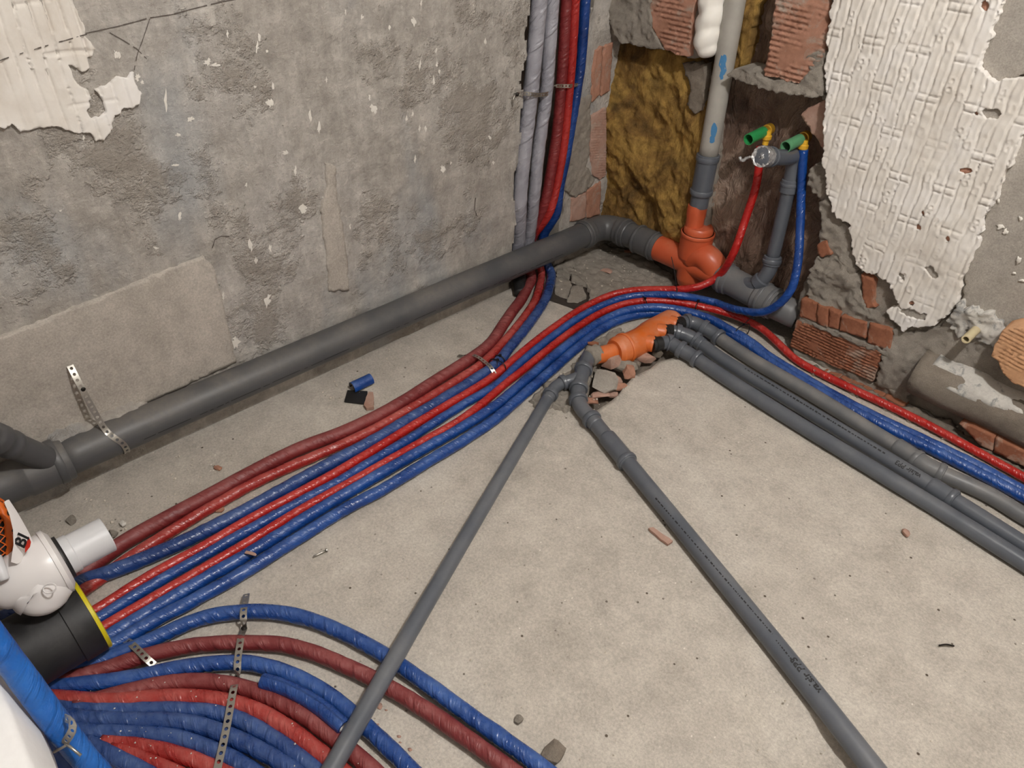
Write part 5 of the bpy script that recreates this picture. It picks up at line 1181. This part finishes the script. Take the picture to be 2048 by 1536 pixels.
# orange fringe and the label band
P = [npt(-1.35 + .22 * i, .25 + .03 * (i % 2), 1.06) for i in range(9)]
P_, f_, u_ = sweep(catmull(P, .006), .006, 10, True, lambda S, T: .5 * vn(S * 200, T * 2)); mk('net_hem', P_, f_, M['net'], ns, u_)
LB = [(14, 1000), (30, 1024), (44, 1048), (56, 1070), (63, 1088), (60, 1106), (48, 1120), (34, 1128), (22, 1124), (24, 1108), (27, 1090), (26, 1060), (19, 1030), (8, 1004)]
cc = np.mean(LB, 0)
lab = [PD(p, 1.515 + .0012 * (p[0] - 40)) for p in LB]
n = len(lab); v_ = lab + [p + FW * .006 for p in lab]
lbd = mk('label_band', v_, [tuple(range(n)), tuple(range(2 * n - 1, n - 1, -1))] + [(i, n + i, n + (i + 1) % n, (i + 1) % n) for i in range(n)], M['white'], ns, smooth=False)
def flat_text(s, size, px_, d, ang, mat, parent, name='printed_lettering'):
    v, f = text_mesh(s, size); c, sn = math.cos(ang), math.sin(ang); o = PD(px_, d); ex = R[:, 0] * c + R[:, 1] * sn; ey = R[:, 0] * sn - R[:, 1] * c
    mk(name, [o + ex * x + ey * y for x, y, _ in v], f, mat, parent, smooth=False)
flat_text('BI', .034, (47, 1098), 1.503, -1.12, M['ink'], lbd)
rp_ = [PD(p, 1.507) for p in [(57, 1072), (62, 1084), (60, 1094), (50, 1106), (50, 1094), (54, 1082)]]
mk('red_mark', rp_, [tuple(range(6))], M['redprint'], lbd, smooth=False)
P = catmull([PD((-10, 1118), 1.50), PD((2, 1142), 1.49), PD((9, 1160), 1.49)], .006)
P_, f_, u_ = sweep(P, [.013 - .004 * i / len(P) for i in range(len(P))], 16); mk('lever_tip', P_, f_, M['white_g'], sw, u_)

# ------------------------------------------------------------------ rubble, chunks and small things on the floor
RB = polyF([(1102, 540), (1150, 505), (1200, 482), (1245, 495), (1300, 520), (1345, 548), (1372, 585), (1330, 592), (1260, 588), (1200, 606), (1150, 640), (1130, 628), (1178, 606), (1182, 590), (1172, 566), (1142, 545), (1118, 532)], .02)
P_, f_ = slab(RB, flo, lambda u, v: .016 + .010 * fbm(u * 12, v * 12, 4, 4) + .006 * fbm(u * 55, v * 55, 5, 3), .03, .009, rag=.008, seed=80)
mk('rubble_bed', P_, f_, M['mortar'], floor)
for k, pl in enumerate([[(1113, 539), (1125, 536), (1141, 549), (1138, 559), (1125, 552), (1113, 551)], [(1112, 556), (1125, 555), (1142, 565), (1144, 573), (1135, 595), (1121, 591), (1109, 585)], [(1146, 573), (1165, 573), (1173, 594), (1156, 603), (1135, 601), (1138, 590)], [(1142, 551), (1156, 555), (1172, 568), (1173, 572), (1163, 569), (1143, 562)]]):
    P_, f_ = slab(polyF(pl, .012), flo, lambda u, v: .014 + .002 * k + .002 * fbm(u * 40, v * 40, k, 3), .03, .007, rag=.003, seed=81 + k); mk('screed_fragment', P_, f_, M['mortar'], floor)
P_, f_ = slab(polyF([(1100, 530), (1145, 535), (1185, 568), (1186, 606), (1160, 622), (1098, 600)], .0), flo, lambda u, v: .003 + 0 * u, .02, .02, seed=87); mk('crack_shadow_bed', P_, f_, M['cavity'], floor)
# rough mortar around the slim wye
P_, f_ = slab(polyF([(1060, 800), (1100, 762), (1140, 742), (1180, 690), (1212, 668), (1240, 655), (1250, 672), (1215, 700), (1190, 735), (1175, 770), (1170, 810), (1130, 820), (1100, 812), (1080, 826)], .01), flo, lambda u, v: .010 + .010 * fbm(u * 22, v * 22, 4, 4) + .007 * fbm(u * 80, v * 80, 5, 3), .03, .007, rag=.008, seed=88)
mk('rubble_bed', P_, f_, M['mortar'], floor)
def chunk(name, label, px_, size, mat, z=0.0, rot=0.0, seed=0, cat='rubble', group=None, flatz=1.0):
    g = np.random.default_rng(seed); bm = bmesh.new(); c = PZ(px_, z)
    for _ in range(22):
        d = g.normal(size=3); d /= np.max(np.abs(d)) ** .7 * np.linalg.norm(d) ** .3; bm.verts.new(Vector((d[0] * size[0], d[1] * size[1], d[2] * size[2])))
    bmesh.ops.convex_hull(bm, input=bm.verts); bmesh.ops.delete(bm, geom=[v for v in bm.verts if not v.link_faces], context='VERTS')
    bmesh.ops.rotate(bm, verts=bm.verts, matrix=Matrix.Rotation(rot, 3, 'Z')); bm.verts.ensure_lookup_table(); bm.verts.index_update()
    v_ = np.array([v.co[:] for v in bm.verts]); q_ = [tuple(v.index for v in f.verts) for f in bm.faces]; bm.free()
    v_ += c + V(0, 0, -v_[:, 2].min())
    return tag(mk(name, v_, q_, mat, smooth=False), label, cat, group)
GC = 'rubble around the orange manifold'
chunk('concrete_chunk', 'pale flat concrete chunk beside the slim wye', (1210, 772), (.045, .06, .018), M['cement'], -.005, .6, 1, group=GC)
chunk('brick_chunk', 'brick chunk leaning on the orange manifold spigot', (1222, 733), (.035, .03, .028), M['brick_p'], 0, .3, 2, group=GC)
chunk('concrete_chunk', 'long grey chunk lying in front of the orange manifold rim', (1246, 740), (.055, .028, .022), M['mortar'], -.01, .5, 3, group=GC)
chunk('brick_chunk', 'small brick block at the rim of the floor hole', (1256, 752), (.022, .03, .020), M['brick'], -.012, .9, 4, group=GC)
chunk('brick_chunk', 'orange brick bit between the concrete chunks', (1230, 768), (.022, .026, .014), M['brick_p'], -.015, .2, 5, group=GC)
chunk('brick_chunk', 'thin brick flake at the lower tip of the floor hole', (1200, 795), (.035, .016, .010), M['brick_p'], -.012, .9, 6, group=GC)
chunk('brick_chunk', 'lowest thin brick flake beside the slim drain pipe', (1188, 806), (.03, .014, .010), M['brick'], -.012, .8, 7, group=GC)
chunk('brick_chunk', 'brick chunk under the front outlet of the orange manifold', (1290, 722), (.04, .018, .016), M['brick_p'], -.008, .5, 8, group=GC)
chunk('concrete_chunk', 'small square grey block under the front rubber seal', (1314, 712), (.022, .020, .022), M['mortar_dark'], -.006, .5, 9, group=GC)
chunk('brick_chunk', 'brown brick sliver above the slim wye near the bundle', (1186, 690), (.022, .010, .008), M['brick_r'], .016, .4, 10, group=GC)
chunk('brick_chunk', 'tan brick bit squeezed between pale chunk and hole rim', (1240, 778), (.026, .014, .012), M['brick'], -.016, 1.0, 31, group=GC)
chunk('concrete_chunk', 'grey crumb beside the slim wye collar', (1196, 752), (.016, .022, .014), M['mortar'], -.006, .2, 32, group=GC)
chunk('brick_chunk', 'thin brick tile under the pale concrete chunk', (1214, 790), (.042, .018, .008), M['brick_p'], -.02, .7, 33, group=GC)
chunk('concrete_chunk', 'small grey crumb right of the long grey chunk', (1272, 734), (.018, .014, .012), M['mortar_dark'], -.012, .4, 34, group=GC)
chunk('brick_chunk', 'brick chip lying near the big drain pipe in the rubble', (1260, 505), (.028, .010, .006), M['brick_r'], .022, .7, 11)
chunk('brick_chunk', 'flat brick flake on the rubble below the elbow', (1212, 543), (.030, .016, .006), M['brick_p'], .018, .2, 12)
# offcuts by the bundle
t_ = empty('foam_offcut', PZ((722, 768), 0), 'split blue foam offcut lying open near the wall', 'foam')
a, b = PZ((704, 776), .016), PZ((742, 758), .018); dx = (b - a) / np.linalg.norm(b - a); sd = np.cross(dx, V(0, 0, 1))
v_, q_ = [], []
for i in range(9):
    for k, (r_, lo_) in enumerate(((.021, 0), (.013, 1))):
        for j in range(15):
            an = math.radians(-20 + 215 * j / 14); c = a + (b - a) * i / 8
            v_.append(c + sd * r_ * math.cos(an) + V(0, 0, 1) * r_ * math.sin(an))
def idx(i, k, j): return (i * 2 + k) * 15 + j
for i in range(8):
    for j in range(14):
        q_.append((idx(i, 0, j), idx(i + 1, 0, j), idx(i + 1, 0, j + 1), idx(i, 0, j + 1)))
        q_.append((idx(i, 1, j), idx(i, 1, j + 1), idx(i + 1, 1, j + 1), idx(i + 1, 1, j)))
    for j in (0, 14): q_.append((idx(i, 0, j), idx(i, 1, j), idx(i + 1, 1, j), idx(i + 1, 0, j)))
for i in (0, 8):
    for j in range(14): q_.append((idx(i, 0, j), idx(i, 0, j + 1), idx(i, 1, j + 1), idx(i, 1, j)))
nf = len(q_); v_ = np.array(v_)
outer = [q for q in q_ if all((w // 15) % 2 == 0 for w in q)]; inner = [q for q in q_ if q not in outer]
sharp(mk('outer_skin', v_, outer, M['blue'], t_)); sharp(mk('inner_foam', v_, inner, M['rubber'], t_))
pl = [(695, 781), (735, 783), (730, 808), (689, 803)]
P_, f_ = slab(polyF(pl, .004), flo, lambda u, v: .006 + 0 * u, .0, .01, seed=90); tag(mk('foam_square', P_, f_, M['rubber'], smooth=False), 'flat black foam square beside the blue offcut', 'foam')
pl = [(731, 800), (737, 785), (747, 786), (748, 815), (733, 818), (728, 812)]
P_, f_ = slab(polyF(pl, .008), flo, lambda u, v: .012 + .001 * fbm(u * 60, v * 60, 1, 2), .0, .008, rag=.002, seed=91); tag(mk('brick_fragment', P_, f_, M['brick_p'], smooth=False), 'flat pinkish brick fragment touching the black foam square', 'rubble')
pl = [(1297, 1057), (1306, 1055), (1345, 1082), (1336, 1089), (1322, 1080)]
P_, f_ = slab(polyF(pl, .006), flo, lambda u, v: .008 + .001 * fbm(u * 60, v * 60, 1, 2), .0, .008, rag=.001, seed=92); tag(mk('brick_fragment', P_, f_, M['brick_p'], smooth=False), 'thin dusty brick shard on the bare floor beside the printed drain pipe', 'rubble')
chunk('pebble', 'small pink stone on the bare floor below the three drain pipes', (1809, 1070), (.012, .012, .008), M['brick_p'], 0, .3, 13)
chunk('brick_fragment', 'small brick chip wedged on the blue tubes above the siphon strap', (503, 1109), (.018, .006, .004), M['brick_p'], .036, .6, 14)
chunk('pebble', 'white pebble beside the pale siphon outlet', (247, 1050), (.011, .008, .006), M['chalk'], 0, .2, 15)
chunk('pebble', 'larger beige stone beside the pale siphon outlet', (225, 1072), (.016, .012, .009), M['mortar'], 0, .6, 16)
chunk('pebble', 'grey stone lump left of the white pebble', (145, 1043), (.016, .012, .008), M['mortar'], 0, .1, 17)
chunk('mortar_crumb', 'grey mortar crumb at the bottom edge beside the farthest fan tube', (1107, 1508), (.022, .026, .010), M['mortar_dark'], 0, .3, 18)
chunk('mortar_crumb', 'small square mortar crumb right of the red fan tube', (1037, 1441), (.010, .010, .006), M['mortar'], 0, .2, 19)
chunk('brick_fragment', 'brick chip between the thick dark red tube and the wall', (437, 938), (.014, .008, .005), M['brick'], 0, .5, 20)
chunk('brick_fragment', 'brick chip lying between the red and blue bundle tubes', (440, 1022), (.013, .010, .006), M['brick'], 0, .9, 21)
for k, (x, y, a, b) in enumerate([(760, 1412, 8, 7), (752, 1449, 9, 3), (798, 1473, 6, 3), (772, 1420, 4, 2), (820, 1500, 6, 4), (800, 1485, 3, 2)]):
    pl = [(x + a * math.cos(q) * random.uniform(.6, 1.1), y + b * math.sin(q) * random.uniform(.6, 1.1)) for q in np.linspace(0, 6.28, 9)[:-1]]
    P_, f_ = slab(polyF(pl, 0), flo, lambda u, v: hF2(u, v) + .0016, .001, .01, seed=95 + k); mk('brick_dust_stain', P_, f_, M['brick_p'], floor)
nl = empty('nail', PZ((640, 1106), 0), 'short steel nail lying on the bare floor', 'nail')
a, b = PZ((627, 1113), .006), PZ((652, 1101), .006)
P_, f_, u_ = sweep(catmull([a, b], .01), .0026, 10); mk('shank', P_, f_, M['steel'], nl, u_)
d = (b - a) / np.linalg.norm(b - a); P_, f_, u_ = profile([b, b + d * .003], [(0, .0055), (.003, .0055)], 14); sharp(mk('nail_head', P_, f_, M['steel'], nl, u_))
P_, f_, u_ = sweep(catmull([PZ((1878, 1291), .004), PZ((1892, 1289), .006), PZ((1908, 1292), .004)], .005), .0022, 8); tag(mk('twig', P_, f_, M['screw'], None, u_), 'tiny dark wire bit on the bare floor at the right', 'debris')
# grit: countless crumbs
parts = []
g = np.random.default_rng(5)
def crumb(c, s):
    v = np.array([(1, 0, 0), (-1, 0, 0), (0, 1, 0), (0, -1, 0), (0, 0, 1.0), (0, 0, -.4)]) * s * g.uniform(.5, 1.3, (6, 1)); a = g.uniform(0, 6.3); v[:, :2] = v[:, :2] @ np.array([[math.cos(a), -math.sin(a)], [math.sin(a), math.cos(a)]])
    return v + c, [(0, 2, 4), (2, 1, 4), (1, 3, 4), (3, 0, 4), (2, 0, 5), (1, 2, 5), (3, 1, 5), (0, 3, 5)]
for _ in range(420):
    p = (g.uniform(0, 2040), g.uniform(560, 1530)); c = PZ(p)
    if c[0] < XL + .02 or c[1] > 2.36: continue
    parts.append(crumb(c + V(0, 0, .001), g.uniform(.0012, .0034)))
for (x0, y0, x1, y1, n) in ((640, 690, 900, 800, 90), (1110, 490, 1340, 580, 160), (330, 900, 640, 1010, 60), (1080, 740, 1200, 830, 70), (150, 990, 330, 1090, 30), (1850, 850, 2040, 930, 60), (900, 600, 1010, 690, 40)):
    for _ in range(n):
        c = PZ((g.uniform(x0, x1), g.uniform(y0, y1)), .016 if y1 < 600 and x0 > 1000 else 0.0)
        if c[0] > XL + .02: parts.append(crumb(c + V(0, 0, .001), g.uniform(.0015, .0055)))
P_, f_, _ = join(parts); tag(mk('floor_grit', P_, f_, M['grit'], smooth=False), 'loose pale grit scattered over the concrete floor', 'grit', None, 'stuff')
parts = []
for _ in range(120):   # polystyrene crumbs on the front fan
    k = int(g.integers(3, 10)); P = TUBES.get(k)
    if P is None: continue
    p = P[int(g.integers(2, len(P) - 2))]; parts.append(crumb(p + V(g.normal() * .006, g.normal() * .006, .0178 + g.uniform(0, .001)), g.uniform(.0008, .0026)))
P_, f_, _ = join(parts); tag(mk('white_crumbs', P_, f_, M['chalk'], smooth=False), 'white crumbs sprinkled over the front fan of tubes', 'crumbs', None, 'stuff')
